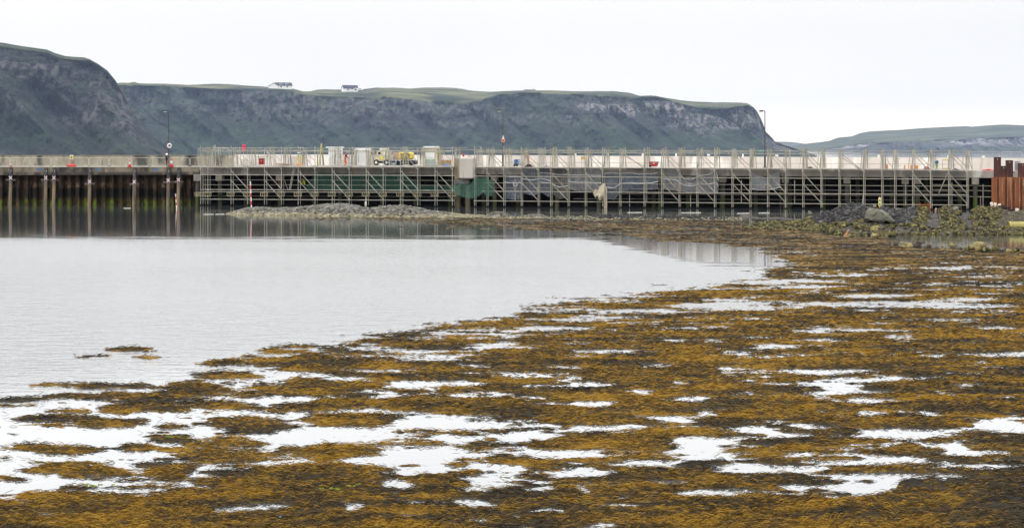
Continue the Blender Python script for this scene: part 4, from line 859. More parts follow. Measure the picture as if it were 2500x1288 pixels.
# timber crate and blue tarp
t, M_, w_, h = crate_like('timber_crate', 'orange brown plywood crate with pale edging right of the caged tank', 'crate', 1078, 1099.5, 390.5, 404, 1.6, 1.0, mat('orange_plywood', (.42, .24, .07), (.34, .2, .07), 2), bev=.01, part='panel')
for (u0, u1, v0, v1) in ((0, 1, 0, .1), (0, .06, .1, 1), (.94, 1, .1, 1), (.4, .46, .1, 1)): face_box(t, M_, w_, h, 1.0, u0, u1, v0, v1, tim, 'batten', .03)
tp = thing('tarpaulin', 'crumpled blue tarpaulin lying in front of the plywood crate', 'tarpaulin', on_deck(1090, .5)); V = []
for j in range(8):
    for i in range(26):
        q = on_deck(1079 + i * .95, .2 + j * .13); V.append((q.x, q.y, q.z + .05 + .26 * abs(fbm(i / 3.3, j / 2.0, 5, 3)) + .22 * math.sin(math.pi * j / 7) * math.sin(math.pi * i / 25) ** .5))
o = npmesh('sheet', V, gridfaces(8, 26), plain('blue_tarpaulin', (.06, .20, .48), .5), True); o.parent = tp; o.matrix_parent_inverse = tp.matrix_basis.inverted()
# red skip left, stacks, yellow frames
t, M_, w_, h = crate_like('fuel_box', 'dark red box with a white sticker standing among the stacked planks', 'box', 633, 643.5, 388.5, 402, 2.2, .9, redm, bev=.03)
face_box(t, M_, w_, h, .9, .55, .72, .22, .36, wht, 'sticker', .01); b = MB(); b.box((0, 0, 0), (w_ * 1.04, .95, .06), M=M_ @ Matrix.Translation((0, 0, h / 2 + .03))); b.build('lid', plain('dark_red_lid', (.14, .015, .015)), t)
def stack(px0, px1, py0, py1, d, n, label, m):
    t = thing('plank_stack', label, 'stack of planks', on_deck((px0 + px1) / 2, d), PA); r = random.Random(px0)
    for i in range(n):
        a_, c = PP(px0 + r.uniform(-1.5, 1.5), py0 + (py1 - py0) * (i + .5) / n, d), PP(px1 + r.uniform(-1.5, 1.5), 0, d)
        b = MB(); b.box(((a_.x + c.x) / 2, a_.y + .4, a_.z), (c.x - a_.x, .9, .055), r.uniform(-.03, .03)); b.build('plank', m, t)
stack(626, 643, 381, 403, 3.4, 6, 'loose stack of pale and dark planks behind the dark red box', board)
stack(586, 604, 388, 404, 3.0, 5, 'low stack of grey planks just left of the first tall brace', board)
stack(703, 722, 382, 404, 3.0, 9, 'neat grey stack of louvred decking left of the yellow frame', plain('grey_slat_steel', (.36, .37, .38), .5))
t = thing('lifting_frame', 'yellow steel frame with orange feet right of the grey decking stack', 'frame', on_deck(731, 2.4), PA); yb = mat('worn_yellow_paint', (.62, .46, .06), (.5, .42, .12), 4)
b = MB()
for a_, c in (((723, 381), (739, 381)), ((723, 386), (739, 386)), ((724, 381), (724, 404)), ((738, 381), (738, 404)), ((724, 386), (731, 395)), ((738, 386), (731, 395)), ((731, 395), (731, 404))): b.tube(PP(*a_, 2.4), PP(*c, 2.4), .055, 6)
b.build('frame', yb, t)
for x in (725, 731, 737): b = MB(); b.box(PP(x, 402, 2.3), (.2, .3, .22), bev=.03); b.build('foot', plain('orange_foot', (.75, .28, .03)), t)
ppl = thing('plank_pile', 'low pile of pinkish offcuts and rope on the deck edge left of the decking stack', 'pile', on_deck(690, .6)); b = MB(); r = random.Random(3)
for i in range(22): q = on_deck(678 + r.uniform(0, 26), r.uniform(.2, .9)) + Vector((0, 0, r.uniform(.03, .4))); b.box(q, (r.uniform(.4, 1.1), .12, .05), r.uniform(-.6, .6))
b.build('offcuts', plain('pink_timber', (.42, .27, .22), .8), ppl)
# red inflatable thing on the parapet truss
fl = thing('lifebuoy_cabinet', 'bright pink red lifebuoy cabinet standing above the scaffold rail near its left end', 'lifebuoy cabinet', PP(595, 370, 1.6)); fl['category'] = 'lifebuoy cabinet'
pk = plain('bright_pink_red_plastic', (.80, .04, .10), .45); b = MB(); b.box(PP(595.2, 361.3, 1.6), (.40, .22, .82), bev=.07); b.build('cabinet', pk, fl); b = MB(); b.box(PP(595.7, 356.7, 1.5), (.34, .2, .2), bev=.05); b.build('door', plain('deep_red_plastic', (.62, .02, .06), .4), fl)
b = MB(); b.tube(PP(595, 370, 1.6), on_deck(595, 1.6), .04, 6); b.build('post', gal, fl)
# site lights
for px, py in ((652.5, 372), (727, 372.5), (731, 372.5), (1112, 375)):
    pass
def sitelight(px, py, label, n=1):
    t = thing('site_light', label, 'light', on_deck(px, 2.2), 0, 'small white site lights')
    b = MB(); b.tube(on_deck(px, 2.2), PP(px, py, 2.2), .02, 5); b.build('pole', gal, t)
    for i in range(n): b = MB(); b.lathe((0, 0, 0), [(.05, -.06), (.10, 0), (.05, .07)], 10, M=Matrix.Translation(PP(px + (i * 3.6 - 1.8 * (n - 1)), py, 2.1)) @ Matrix.Rotation(R(90), 4, 'X')); b.build('lamp_head', wht, t)
sitelight(653.5, 372, 'single small white light above the dark red box'); sitelight(729, 372.5, 'pair of round white lights above the yellow frame', 2); sitelight(1112, 375, 'white light at the right end of the left scaffold')
# blue pump
t = thing('pump', 'blue wheeled pump with a tube cage on its right, beside the orange worker', 'pump', on_deck(1262, 2.0), PA)
c = PP(1260, 396.5, 2.0); b = MB(); b.box(c, (.38, .7, .72), PA, bev=.07); b.build('body', bluem, t)
b = MB()
for dx in (.25, .42):
    for dy in (-.3, .3): b.tube(c + Vector((dx, dy, .3)), c + Vector((dx + .03, dy, -.38)), .03, 6)
for zz in (.3, .05, -.2): b.tube(c + Vector((.1, -.3, zz)), c + Vector((.45, -.3, zz)), .03, 6)
b.build('cage', bluem, t)
for dx in (-.2, .08): b = MB(); b.lathe((0, 0, 0), [(.13, -.05), (.13, .05)], 12, M=Matrix.Translation(c + Vector((dx, -.38, -.34))) @ Matrix.Rotation(R(90), 4, 'X')); b.build('wheel', dark, t)
b = MB(); b.tube(c + Vector((.4, -.3, -.22)), c + Vector((.85, -.3, -.2)), .045, 6); b.build('hose', bluem, t)
# rubble bag at worker's feet, white sheeting rolls
def heap(name, label, cat, px0, px1, d, h, m, n, seed):
    t = thing(name, label, cat, on_deck((px0 + px1) / 2, d)); r = random.Random(seed); b = MB()
    for i in range(n): u = r.uniform(-1, 1); q = on_deck((px0 + px1) / 2 + u * (px1 - px0) / 2, d + r.uniform(-.4, .4)) + Vector((0, 0, max(.03, h * (1 - abs(u)) * r.uniform(.2, .9)))); b.rock(q, (r.uniform(.2, .5), r.uniform(.2, .4), r.uniform(.1, .24)), r)
    b.build('heap', m, t)
heap('sack_heap', 'dark grey heap of sacks at the feet of the orange worker', 'sacks', 1284, 1300, 2.2, .42, dkgrey, 26, 5)
heap('sack_heap', 'white folded sheeting lying on dark pallets between two pole clusters', 'sheeting', 1322, 1345, 2.6, .3, plain('dusty_white_cloth', (.62, .60, .60), .8), 22, 8)
heap('sack_heap', 'small dark heap of sacks on the deck right of the lone lamp post', 'sacks', 1973, 1984, 2.0, .25, plain('brown_sacks', (.16, .13, .11)), 16, 6)
heap('sack_heap', 'low dark heap of chain near the right end of the scaffold', 'chain', 2327, 2340, 2.0, .2, dkgrey, 16, 9)
heap('sack_heap', 'pinkish red lump of wrapped material left of the small blue and green mixer', 'wrapped bundle', 2257, 2268, 1.6, .5, plain('pinkish_red_wrap', (.42, .16, .13)), 20, 7)
heap('sack_heap', 'low bright red bundle on the deck just left of the dark steel piles', 'bundle', 2401, 2424, 1.0, .16, plain('bright_red_wrap', (.62, .10, .09)), 30, 10)
heap('sack_heap', 'white foam lumps at the right end of the left scaffold', 'foam', 1018, 1029, .4, .4, wht, 18, 13)
# red skip
def skip(px0, px1, py0, py1, d, label):
    a_, c = PP(px0, py0, d), PP(px1, py1, d); w_, h = c.x - a_.x, a_.z - c.z; cx = (a_.x + c.x) / 2; f = Vector((cx, a_.y + .6, c.z)); t = thing('skip', label, 'skip', f, PA); T = t.matrix_basis
    b = MB(); b.prism([(-w_ * .34, .05), (w_ * .34, .05), (w_ / 2, h * .95), (-w_ / 2, h * .95), (-w_ * .5, h * .6)], -.55, .55, T); b.build('tub', redm, t)
    b = MB(); b.box((0, 0, 0), (w_ * 1.04, 1.2, .07), M=T @ Matrix.Translation((0, 0, h))); b.build('rim', redm, t)
    b = MB(); b.box((0, 0, 0), (w_ * .25, .02, .12), M=T @ Matrix.Translation((.05, -.57, h * .75))); b.build('label_plate', wht, t)
    b = MB(); b.prism([(-w_ * .5, 0), (-w_ * .2, 0), (-w_ * .3, h * .5), (-w_ * .5, h * .5)], -.6, -.57, T); b.build('frame', dark, t)
skip(1587, 1608, 395.5, 407.5, 1.6, 'dark red tipping skip on the deck of the right scaffold')
# orange panel, drums, mixer, yellow frame
t, M_, w_, h = crate_like('sign_board', 'orange yellow board fixed among the poles right of the orange worker', 'board', 1418.5, 1428, 382, 389, 1.4, .06, mat('orange_board', (.58, .36, .08), (.48, .30, .08), 3), bev=.005, part='panel')
b = MB(); b.tube(PP(1420, 389, 1.42), on_deck(1420, 1.42), .03, 5); b.tube(PP(1426, 389, 1.42), on_deck(1426, 1.42), .03, 5); b.build('legs', gal, t)
def drum(px, py, w_, d, label, m):
    f = on_deck(px, d); h = PP(px, py, d).z - f.z; t = thing('drum', label, 'drum', f, 0, 'rusty orange drums on the deck')
    b = MB(); prof = [(w_ * .97, 0), (w_, .03)]
    for k in (1 / 3, 2 / 3): prof += [(w_, h * k - .04), (w_ * 1.05, h * k), (w_, h * k + .04)]
    prof += [(w_, h - .03), (w_ * .96, h)]; b.lathe(f, prof, 16); b.build('shell', m, t, True)
    b = MB(); b.lathe(f, [(w_ * .9, h + .002), (w_ * .88, h + .012)], 14); b.build('lid', dark, t)
od = mat('orange_drum', (.58, .24, .06), (.44, .2, .07), 4)
drum(2164.5, 402, .15, 1.4, 'narrow rusty orange drum left of the pair of drums', od); drum(2226, 403.5, .16, 1.5, 'left one of two orange drums behind a pole cluster', od); drum(2237, 404, .2, 1.6, 'wider right one of two orange drums behind a pole cluster', od); drum(2208.5, 403.5, .08, 1.4, 'slim faded orange canister standing alone against the pale wall', od)
t = thing('mixer', 'small machine with a blue bowl on a green tripod stand left of the yellow frame', 'mixer', on_deck(2287, 1.6)); c = PP(2287, 396, 1.6)
b = MB(); b.lathe((0, 0, 0), [(.10, -.2), (.21, -.05), (.20, .1), (.12, .2)], 14, M=Matrix.Translation(c) @ Matrix.Rotation(R(18), 4, 'Y')); b.build('bowl', bluem, t, True)
b = MB(); b.box(c + Vector((0, 0, -.33)), (.26, .3, .22), bev=.04)
for dx, dy in ((-.18, -.15), (.18, -.15), (0, .25)): b.tube(c + Vector((0, 0, -.4)), Vector((c.x + dx, c.y + dy, dz(2287))), .03, 6)
b.build('stand', plain('green_machine_paint', (.14, .36, .06), .5), t)
t = thing('hoist_frame', 'yellow ended rectangular frame standing on the deck near the right end of the scaffold', 'frame', on_deck(2308, 1.2)); 
b = MB()
for x in (2301, 2315): b.tube(PP(x, 389, 1.2), PP(x, 413, 1.2), .035, 5)
b.build('side_post', gal, t)
for y in (390.5, 411): b = MB(); b.box(PP(2308, y, 1.2), (.62, .12, .12), bev=.02); b.build('cross_beam', yb, t)
t, M_, w_, h = crate_like('control_cabinet', 'grey steel cabinet glimpsed between the tall dark piles', 'cabinet', 2478, 2492, 393, 419, 1.2, .4, plain('blue_grey_steel', (.24, .25, .27)), bev=.02)
face_box(t, M_, w_, h, .4, .1, .9, .2, .9, plain('grey_mesh', (.17, .17, .18)), 'louvre', .02)
gt = thing('green_tarp', 'small pale green tarpaulin on the rail left of the lone lamp post', 'tarpaulin', PP(1857, 371, 4)); V = []
for j in range(5):
    for i in range(14): q = PP(1850 + i * 1.2, 366.5 + j * 1.0, 4.0); V.append((q.x, q.y + .1 * math.sin(i), q.z + .05 * math.sin(i * 1.7) * (j < 2)))
o = npmesh('sheet', V, gridfaces(5, 14), plain('pale_green_tarp', (.12, .32, .26)), True); o.parent = gt; o.matrix_parent_inverse = gt.matrix_basis.inverted()

# ------------------------------------------------------------------ new steel piling on the right
nr = mat('orange_rust_piling', (.22, .078, .036), (.125, .045, .022), 1.6, .85, stretch=(1, 1, .12), layers=[((.34, .20, .12), 3.0, (1, 1, .06), .60, .68, None), ((.10, .045, .03), 4.0, (1, 1, .05), .62, .70, None), ((.05, .03, .02), .8, (1, 1, .7), .3, .5, (-1, -.5, .7, 1.2))])
dr = mat('dark_brown_piling', (.075, .035, .030), (.05, .026, .024), 1.4, .8, stretch=(1, 1, .2), layers=[((.22, .08, .035), 1.2, (1, 1, .3), .45, .6, (3.4, 3.5, 3.9, 4.4))])
YR = 196.0
def wx(px, Y): return (px - HX) / FP * Y
def wz(py, Y): return CH - (py - HY) * Y / FP
t = thing('sheet_pile_wall', 'new orange rusty sheet pile wall at the right edge with tall dark piles standing behind', 'sheet pile wall', (wx(2460, YR), YR, 0))
b = MB(); x = wx(2423, YR); prof = []
while x < wx(2950, YR): prof += [(x, YR), (x + .30, YR), (x + .42, YR + .28), (x + .62, YR + .28), (x + .74, YR)]; x += .74
vs = []
for a_, c in prof: vs += [(a_, c, -2), (a_, c, wz(432.5, YR))]
b.add(vs, [(2 * i, 2 * i + 2, 2 * i + 3, 2 * i + 1) for i in range(len(prof) - 1)]); b.build('sheet_piles', nr, t)
b = MB(); x = wx(2423, YR)
while x < wx(2950, YR): b.tube((x + .36, YR - .02, -2), (x + .36, YR - .02, wz(432.5, YR)), .03, 5); b.tube((x + .70, YR - .02, -2), (x + .70, YR - .02, wz(432.5, YR)), .022, 5); x += .74
b.build('interlocks', mat('pale_rust_edge', (.38, .22, .14), (.20, .10, .06), 2.0), t)
b = MB(); b.box((wx(2423, YR) + .02, YR + .2, wz(432.5, YR) / 2 - 1), (.05, .36, wz(432.5, YR) + 2)); b.build('return_pile', nr, t)
for i, (x0, x1, yt) in enumerate(((2428, 2443, 383.5), (2443, 2457, 405), (2457, 2472.5, 391), (2487, 2506, 398), (2506, 2530, 392), (2530, 2560, 402))):
    Yd = YR + .35 + (.05 if i % 2 else 0); b = MB(); X0, X1 = wx(x0, Yd), wx(x1, Yd); zt = wz(yt, Yd)
    for xx in (X0, X1): b.box((xx, Yd + .1, zt / 2), (.05, .3, zt))
    b.box(((X0 + X1) / 2, Yd, zt / 2), (X1 - X0 - .052, .05, zt)); pl = b.build('tall_pile', dr, t)
    b = MB(); b.lathe((0, 0, 0), [(.035, -.01), (.035, .01)], 10, M=Matrix.Translation(((X0 + X1) / 2, Yd - .04, zt - .2)) @ Matrix.Rotation(R(90), 4, 'X')); b.build('lifting_hole', plate_m, pl)
b = MB(); b.path([(wx(x, YR), YR - .03, wz(y, YR)) for x, y in ((2500.5, 440), (2498.5, 441), (2498.5, 444), (2500.5, 445), (2500, 448), (2497.8, 449.5), (2500, 450), (2499, 453), (2501, 455))], .02, 5); b.build('chalk_mark', stencil, t)
for x0, x1, y in ((2447, 2461, 507), (2456, 2471, 512.5), (2430, 2447, 503)):
    Yd = YR - 1.5; tt = thing('steel_tube', {507: 'upper one of the two long black tubes projecting in front of the rusty wall', 512.5: 'lower one of the two long black tubes projecting in front of the rusty wall', 503: 'short dark tube among the white sacks'}[y], 'tube', (wx(x0, Yd), Yd, wz(y, Yd)), 0, 'black tubes before the rusty wall')
    b = MB(); b.tube((wx(x0, Yd), Yd, wz(y + 1.5, Yd)), (wx(x1, Yd), Yd - .8, wz(y - .5, Yd)), .085, 10); b.build('tube', dark, tt)
sk = mat('off_white_sacking', (.62, .54, .46), (.46, .38, .31), 3)
for x, y, lab in ((2421, 498, 'leftmost off-white sack wedged by the end of the rusty wall'), (2429, 500, 'middle off-white sack in front of the rusty wall'), (2439.5, 502, 'right-hand off-white sack capping a dark tube'), (2483, 513.5, 'small white stone-like sack at the foot of the rusty wall')):
    Yd = YR - 1.6; tt = thing('sack', lab, 'sack', (wx(x, Yd), Yd, wz(y + 5, Yd)), 0, 'off-white sacks by the rusty wall'); r = random.Random(int(x)); b = MB(); b.rock((wx(x, Yd), Yd, wz(y, Yd)), (.36, .3, .5), r, sub=2); b.rock((wx(x, Yd) + .08, Yd, wz(y - 3, Yd)), (.2, .16, .2), r, sub=1); b.build('sack', sk, tt)
# ------------------------------------------------------------------ rubble mounds and the berm
def tint_rock(name, c1, c2, c3, scale=1.6):
    return mat(name, c1, c2, scale, .9, ramp=(.42, .58), layers=[(c3, scale * 1.7, (1, 1, 1), .56, .64, None)], bump=.03, bscale=9)
rk_grey = tint_rock('grey_rubble_stone', (.15, .145, .125), (.08, .076, .066), (.27, .26, .22))
rk_wet = tint_rock('tide_washed_stone', (.23, .21, .14), (.12, .11, .07), (.34, .31, .22))
rk_dark = tint_rock('dark_gravel_stone', (.055, .053, .053), (.028, .027, .027), (.12, .115, .115))
rk_green = tint_rock('weedy_green_stone', (.10, .085, .038), (.022, .021, .014), (.22, .20, .075), 2.4)
rk_ochre = tint_rock('ochre_stone', (.22, .18, .085), (.11, .09, .045), (.32, .28, .13), 1.5)
mud = mat('brown_mud_shore', (.085, .07, .055), (.05, .042, .035), .9, .8, layers=[((.16, .13, .09), .7, (1, 1, 1), .6, .7, None)], bump=.06, bscale=5)
def mound(label, name, cr, base, depth, n, sizes, mlow, mhigh, seed, zlow=.25, kind='stuff'):
    r = random.Random(seed); lo, hi = MB(), MB(); x0, x1 = cr[0][0], cr[-1][0]
    cols = 60; V = []; rr = 8
    for j in range(rr):
        v = j / (rr - 1)
        for i in range(cols):
            px = x0 + (x1 - x0) * i / (cols - 1); Yb = CH * FP / (ip(base, px) - HY); Yc = Yb + depth * .5; zc = max(.02, CH - (ip(cr, px) - HY) * Yc / FP)
            s_ = math.sin(math.pi * v); Y = Yb - .3 + (depth + .6) * v; V.append((wx(px, Y), Y, zc * s_ * .86 - .12))
    core = npmesh(name, V, gridfaces(rr, cols), [mhigh, mlow], True)
    tag(core, label, 'rubble', None, kind)
    for i in range(n):
        px = x0 + (x1 - x0) * r.random(); Yb = CH * FP / (ip(base, px) - HY); Yc = Yb + depth * .5; zc = max(.02, CH - (ip(cr, px) - HY) * Yc / FP)
        v = r.random() ** 1.3 * .75; s_ = math.sin(math.pi * v); Y = Yb + depth * v; z = zc * s_; sz = r.uniform(*sizes) * (1 if r.random() > .1 else 1.4)
        sz = min(sz, .25 + zc * 1.2)
        tgt = lo if z < zlow + r.uniform(-.1, .1) else hi
        tgt.rock((wx(px, Y), Y, z - sz * .16), (sz, sz * r.uniform(.6, .9), sz * r.uniform(.45, .75)), r)
    # the stones join the core so that the mound stays one object
    me = core.data; allv = [tuple(v.co) for v in me.vertices]; allf = [tuple(p.vertices) for p in me.polygons]; mi = [2] * len(allf)
    for mbx, k in ((hi, 0), (lo, 1)):
        o = len(allv); allv += mbx.v; allf += [tuple(q + o for q in f) for f in mbx.f]; mi += [k] * len(mbx.f)
    m2 = bpy.data.meshes.new(name); m2.from_pydata(allv, [], allf); m2.materials.append(mhigh); m2.materials.append(mlow); m2.materials.append(mat('shaded_gaps_between_stones', (.03, .028, .024), (.05, .045, .036), 2, .95)); m2.polygons.foreach_set('material_index', mi); m2.update(); core.data = m2  # core coloured dark to paint the shade in the gaps between stones
    return core
mound('long low bank of grey rubble stones rising from the water below the left scaffold', 'rubble_bank', [(552, 523.5), (565, 519), (590, 511), (620, 506.5), (640, 506), (670, 509), (700, 507.5), (730, 506), (760, 503), (790, 498.5), (820, 497.5), (850, 498), (868, 501), (890, 507), (905, 508), (930, 504.5), (960, 502), (985, 501), (1005, 505), (1030, 509), (1045, 514), (1070, 517), (1100, 520), (1125, 523.5), (1180, 526)],
      [(552, 524.5), (600, 525), (760, 526.5), (900, 530), (1010, 531), (1110, 531), (1180, 531)], 9, 2300, (.28, .66), rk_wet, rk_grey, 2)
mound('small heap of broken stone on the weed flat, left of two', 'rubble_heap', [(1178, 529), (1190, 524), (1205, 517.5), (1216, 516.5), (1228, 518), (1240, 523), (1250, 528)], [(1178, 531), (1250, 532.5)], 5, 420, (.14, .32), rk_wet, rk_grey, 3, .1)
mound('flatter heap of broken stone on the weed flat, right of two', 'rubble_heap', [(1268, 530), (1280, 526), (1300, 523), (1315, 522), (1328, 525), (1336, 529)], [(1268, 532), (1336, 533.5)], 4, 300, (.14, .30), rk_wet, rk_grey, 4, .1)
mound('low dark shingle strip beneath the right scaffold', 'shingle_bank', [(1180, 530), (1340, 530), (1440, 528), (1460, 524), (1490, 523), (1520, 526), (1560, 528), (1620, 525), (1680, 527), (1760, 529), (1810, 531)], [(1180, 533), (1440, 535), (1620, 537), (1810, 538)], 9, 1500, (.14, .34), rk_wet, rk_dark, 6, .08)
# the berm on the right
BC = [(1812, 556), (1830, 550), (1865, 545), (1900, 547), (1930, 543), (1965, 538), (1985, 531), (2000, 527), (2015, 521), (2040, 512), (2060, 505), (2078, 497.5), (2090, 500), (2105, 502), (2130, 506), (2160, 509), (2190, 513), (2230, 508), (2258, 513), (2264, 519), (2290, 519), (2298, 509), (2320, 507), (2338, 510), (2346, 519), (2372, 518), (2380, 510), (2400, 508), (2440, 511), (2470, 518), (2500, 514), (2700, 512)]
BB = [(1812, 558), (1850, 561), (1930, 562), (1960, 562), (2000, 565), (2050, 574), (2150, 575), (2200, 573), (2500, 573.5), (2700, 574)]
def berm_z(px, v):
    Yb = CH * FP / (ip(BB, px) - HY); Yc = Yb + 17; zc = CH - (ip(BC, px) - HY) * Yc / FP
    Y = Yb + 17 * v if v <= 1 else Yc + 12 * (v - 1)
    pr = (.10 * min(1, v / .15) + .90 * max(0, (v - .22) / .78) ** .8) if v <= 1 else max(0, 1 - (v - 1) ** 1.2) * (1 + 0) - (v - 1) * .4
    return Y, zc * pr
V = []; cols = 360; rr = 44
for j in range(rr):
    v = -.06 + 2.06 * j / (rr - 1)
    for i in range(cols):
        px = 1806 + (2760 - 1806) * i / (cols - 1); Y, z = berm_z(px, max(v, 0)); Y = Y if v >= 0 else Y + v * 17
        z += .09 * float(fbm(px / 7, v * 9, 2, 3)) if v > 0 else -.15
        V.append((wx(px, Y), Y, z))
tag(npmesh('shore_bank', V, gridfaces(rr, cols), mat('bank_gravel', (.075, .068, .062), (.045, .04, .037), 1.2, .9, bump=.08, bscale=6, layers=[((.14, .12, .10), 1.0, (1, 1, 1), .58, .66, None)]), True), kind='structure')
r = random.Random(21)
def zone(px, v):
    px = px + 9 * float(fbm(v * 6, px / 30, 4, 3)) + r.gauss(0, 2.5); v = v + .10 * float(fbm(px / 14, 3, 1, 3))
    if 1985 < px < 2235 and v > .42: return 'dark'
    if (2262 < px < 2296 or 2344 < px < 2374) and v > .34: return 'ramp'
    if px > 2440 and v > .3: return 'fine'
    return 'green'
groups = {'dark': MB(), 'green': MB(), 'fine': MB()}
for i in range(5200):
    px = r.uniform(1815, 2720); v = r.uniform(-.01, 1.05); zn = zone(px, v); Y, z = berm_z(px, max(v, 0))
    if zn == 'ramp':
        if r.random() > .25: continue
        groups['dark'].rock((wx(px, Y), Y, z), (.16, .14, .1), r, sub=0); continue
    if zn == 'dark': s_ = r.uniform(.14, .42) if r.random() < .9 else r.uniform(.4, .65); groups['dark'].rock((wx(px, Y), Y, z + s_ * .1), (s_, s_ * .8, s_ * .7), r); continue
    if zn == 'fine': s_ = r.uniform(.12, .3); groups['fine'].rock((wx(px, Y), Y, z + s_ * .1), (s_, s_ * .8, s_ * .7), r); continue
    if .06 < v < .24 and r.random() < (.8 if px > 2040 else .45): continue
    if .24 < v < .42 and 2060 < px < 2270 and r.random() < .6: continue
    s_ = r.uniform(.16, .46) if r.random() < .85 else r.uniform(.45, .8)
    groups['green'].rock((wx(px, Y), Y, z + s_ * .12), (s_, s_ * r.uniform(.6, .9), s_ * r.uniform(.5, .8)), r)
tag(groups['dark'].build('gravel_rubble', rk_dark), 'dark grey gravel and broken stone heaped on the bank behind the boulder', 'gravel', kind='stuff')
tag(groups['green'].build('weedy_stones', rk_green), 'yellow-green weed covered stones strewn over the shore bank on the right', 'stones', kind='stuff')
tag(groups['fine'].build('fine_rubble', mat('olive_fine_stone', (.115, .10, .06), (.07, .065, .05), 2, .9, layers=[((.2, .17, .08), 2.2, (1, 1, 1), .58, .66, None)])), 'fine olive rubble sloping up to the foot of the rusty wall', 'rubble', kind='stuff')
# great slab boulder
Yb = 163.5; out = [(2114.5, 533), (2115.5, 520), (2119, 513), (2126, 508), (2137, 509.5), (2153, 512), (2166, 519), (2177, 531), (2185, 541), (2177, 546), (2161, 540), (2150, 543), (2133, 540), (2120, 538)]
cx = sum(p[0] for p in out) / len(out); cy = sum(p[1] for p in out) / len(out); b = MB(); vs = []; nn = len(out); rb = random.Random(8)
rings = ((.55, -.75, -3), (.88, -.6, -1.0), (1.0, -.1, 0), (1.0, .5, 0), (.8, 1.3, 0))
for (s_, dy, up) in rings:
    for (x, y) in out: vs.append((wx(cx + (x - cx) * s_ + rb.uniform(-.8, .8), Yb), Yb + dy + rb.uniform(-.06, .06), wz(cy + (y - cy) * s_ + up * .3 + rb.uniform(-.5, .5), Yb)))
fs = [tuple(range(nn))[::-1], tuple(range(4 * nn, 5 * nn))]
for k in range(4):
    for i in range(nn): j = (i + 1) % nn; fs.append((k * nn + i, k * nn + j, k * nn + nn + j, k * nn + nn + i))
bo = b.add(vs, fs).build('boulder', mat('boulder_stone', (.16, .155, .12), (.10, .10, .08), 1.1, .9, bump=.05, bscale=4, layers=[((.22, .20, .15), .8, (1, 1, 1), .55, .65, None)]))
tag(bo, 'big grey slab boulder with a sloping right edge resting on the bank', 'boulder')
def rockthing(px, py, w_, h, m, label, group=None, sub=2, seed=0):
    Y = CH * FP / (py - HY) if py > 540 else 172.0; s_ = FP / Y; r = random.Random(seed + int(px * 7)); z0 = 0 if py > 540 else wz(py, Y)
    b = MB(); W, H = w_ / s_, h / s_; b.rock((wx(px, Y), Y, z0 + H * .42), (W * 1.12, W * .8, H * 1.15), r, sub=sub); o = b.build('rock', m, None, True)
    return tag(o, label, 'rock', group)
g1 = 'stones along the near edge of the still pool'
for i, (px, py, w_, h, m, lab) in enumerate([
        (2135, 569, 22, 14, rk_ochre, 'round yellow ochre stone by itself on the mud below the slab boulder'), (2178, 577, 20, 12, rk_green, 'bright yellow-green stone at the left end of the still pool'), (2136, 579, 15, 8, rk_ochre, 'flat ochre stone just below the round yellow one'),
        (2088, 571, 14, 9, rk_green, 'dull ochre stone left of the round yellow one'), (2116, 568.5, 10, 7, rk_ochre, 'small pale triangular stone between two ochre ones'), (2195, 562, 16, 8, rk_green, 'low ochre green stone above the still pool'), (2202, 563.5, 9, 7, rk_grey, 'small pale pebble beside the low ochre green stone'),
        (2393, 611, 27, 17, rk_ochre, 'large tilted yellow-tan stone, biggest at the near edge of the still pool'), (2376, 610, 24, 11, rk_ochre, 'tan stone tucked left of the large tilted one'), (2326, 604, 14, 9, rk_ochre, 'rounded ochre stone at the near pool edge standing alone'), (2215, 601, 42, 8, rk_ochre, 'long flat tan stone lying along the near pool edge'),
        (2187, 598, 13, 9, mud, 'dark rounded stone at the left end of the near pool edge'), (2247, 603, 18, 12, mud, 'dark humped stone right of the long flat one'), (2430, 612, 22, 10, rk_green, 'greenish stone right of the large tilted one'), (2063, 571.5, 20, 11, mud, 'dark brown stone beside the orange shard')]):
    rockthing(px, py, w_ * 1.25, h * 1.35, m, lab, g1 if py > 590 else None, 2, i)
for i, (px, py, w_, h) in enumerate([(2072, 577, 11, 7), (2080, 578, 10, 7), (2078, 573, 13, 6), (2086, 576, 10, 5), (2068, 580, 8, 6)]): rockthing(px, py, w_, h, rk_ochre, 'one of the cluster of small ochre stones right of the orange shard', 'ochre stones by the orange shard', 1, 40 + i)
for i in range(26):
    r = random.Random(900 + i); px = r.uniform(2205, 2500); py = ip([(2205, 603), (2300, 605), (2400, 612), (2500, 616)], px) + r.uniform(-1.5, 2.5)
    rockthing(px, py, r.uniform(10, 20), r.uniform(8, 13), [rk_green, mud, rk_ochre, rk_grey][i % 4], 'smaller stone in the row edging the near side of the still pool', g1, 1, 60 + i)
Yk = CH * FP / (577 - HY); b = MB(); b.prism([(wx(2058, Yk), -.1), (wx(2062, Yk), .1), (wx(2073, Yk), .55), (wx(2070, Yk), .25), (wx(2064, Yk), -.08)], Yk - .1, Yk + .2)
tag(b.build('rock_shard', plain('orange_stone', (.42, .20, .10), .8)), 'pointed orange shard of stone tilted up at the water edge', 'rock')
for (px, py, w_, h, lab) in ((2193, 518, 15, 11, 'pale angular stone crowning the bank right of the slab boulder'), (2135, 506, 8, 7, 'small orange-brown stone behind the slab boulder'), (1978, 524, 12, 10, 'light grey angular stone on the left shoulder of the bank'), (2333, 515, 14, 13, 'pale grey rounded stone on top of the stone pile between the two ramps'), (2418, 524, 26, 9, 'long greenish stone lying on the bank before the rusty wall')):
    rockthing(px, py, w_, h, rk_grey if 'orange' not in lab else rk_ochre, lab, None, 2, 5)
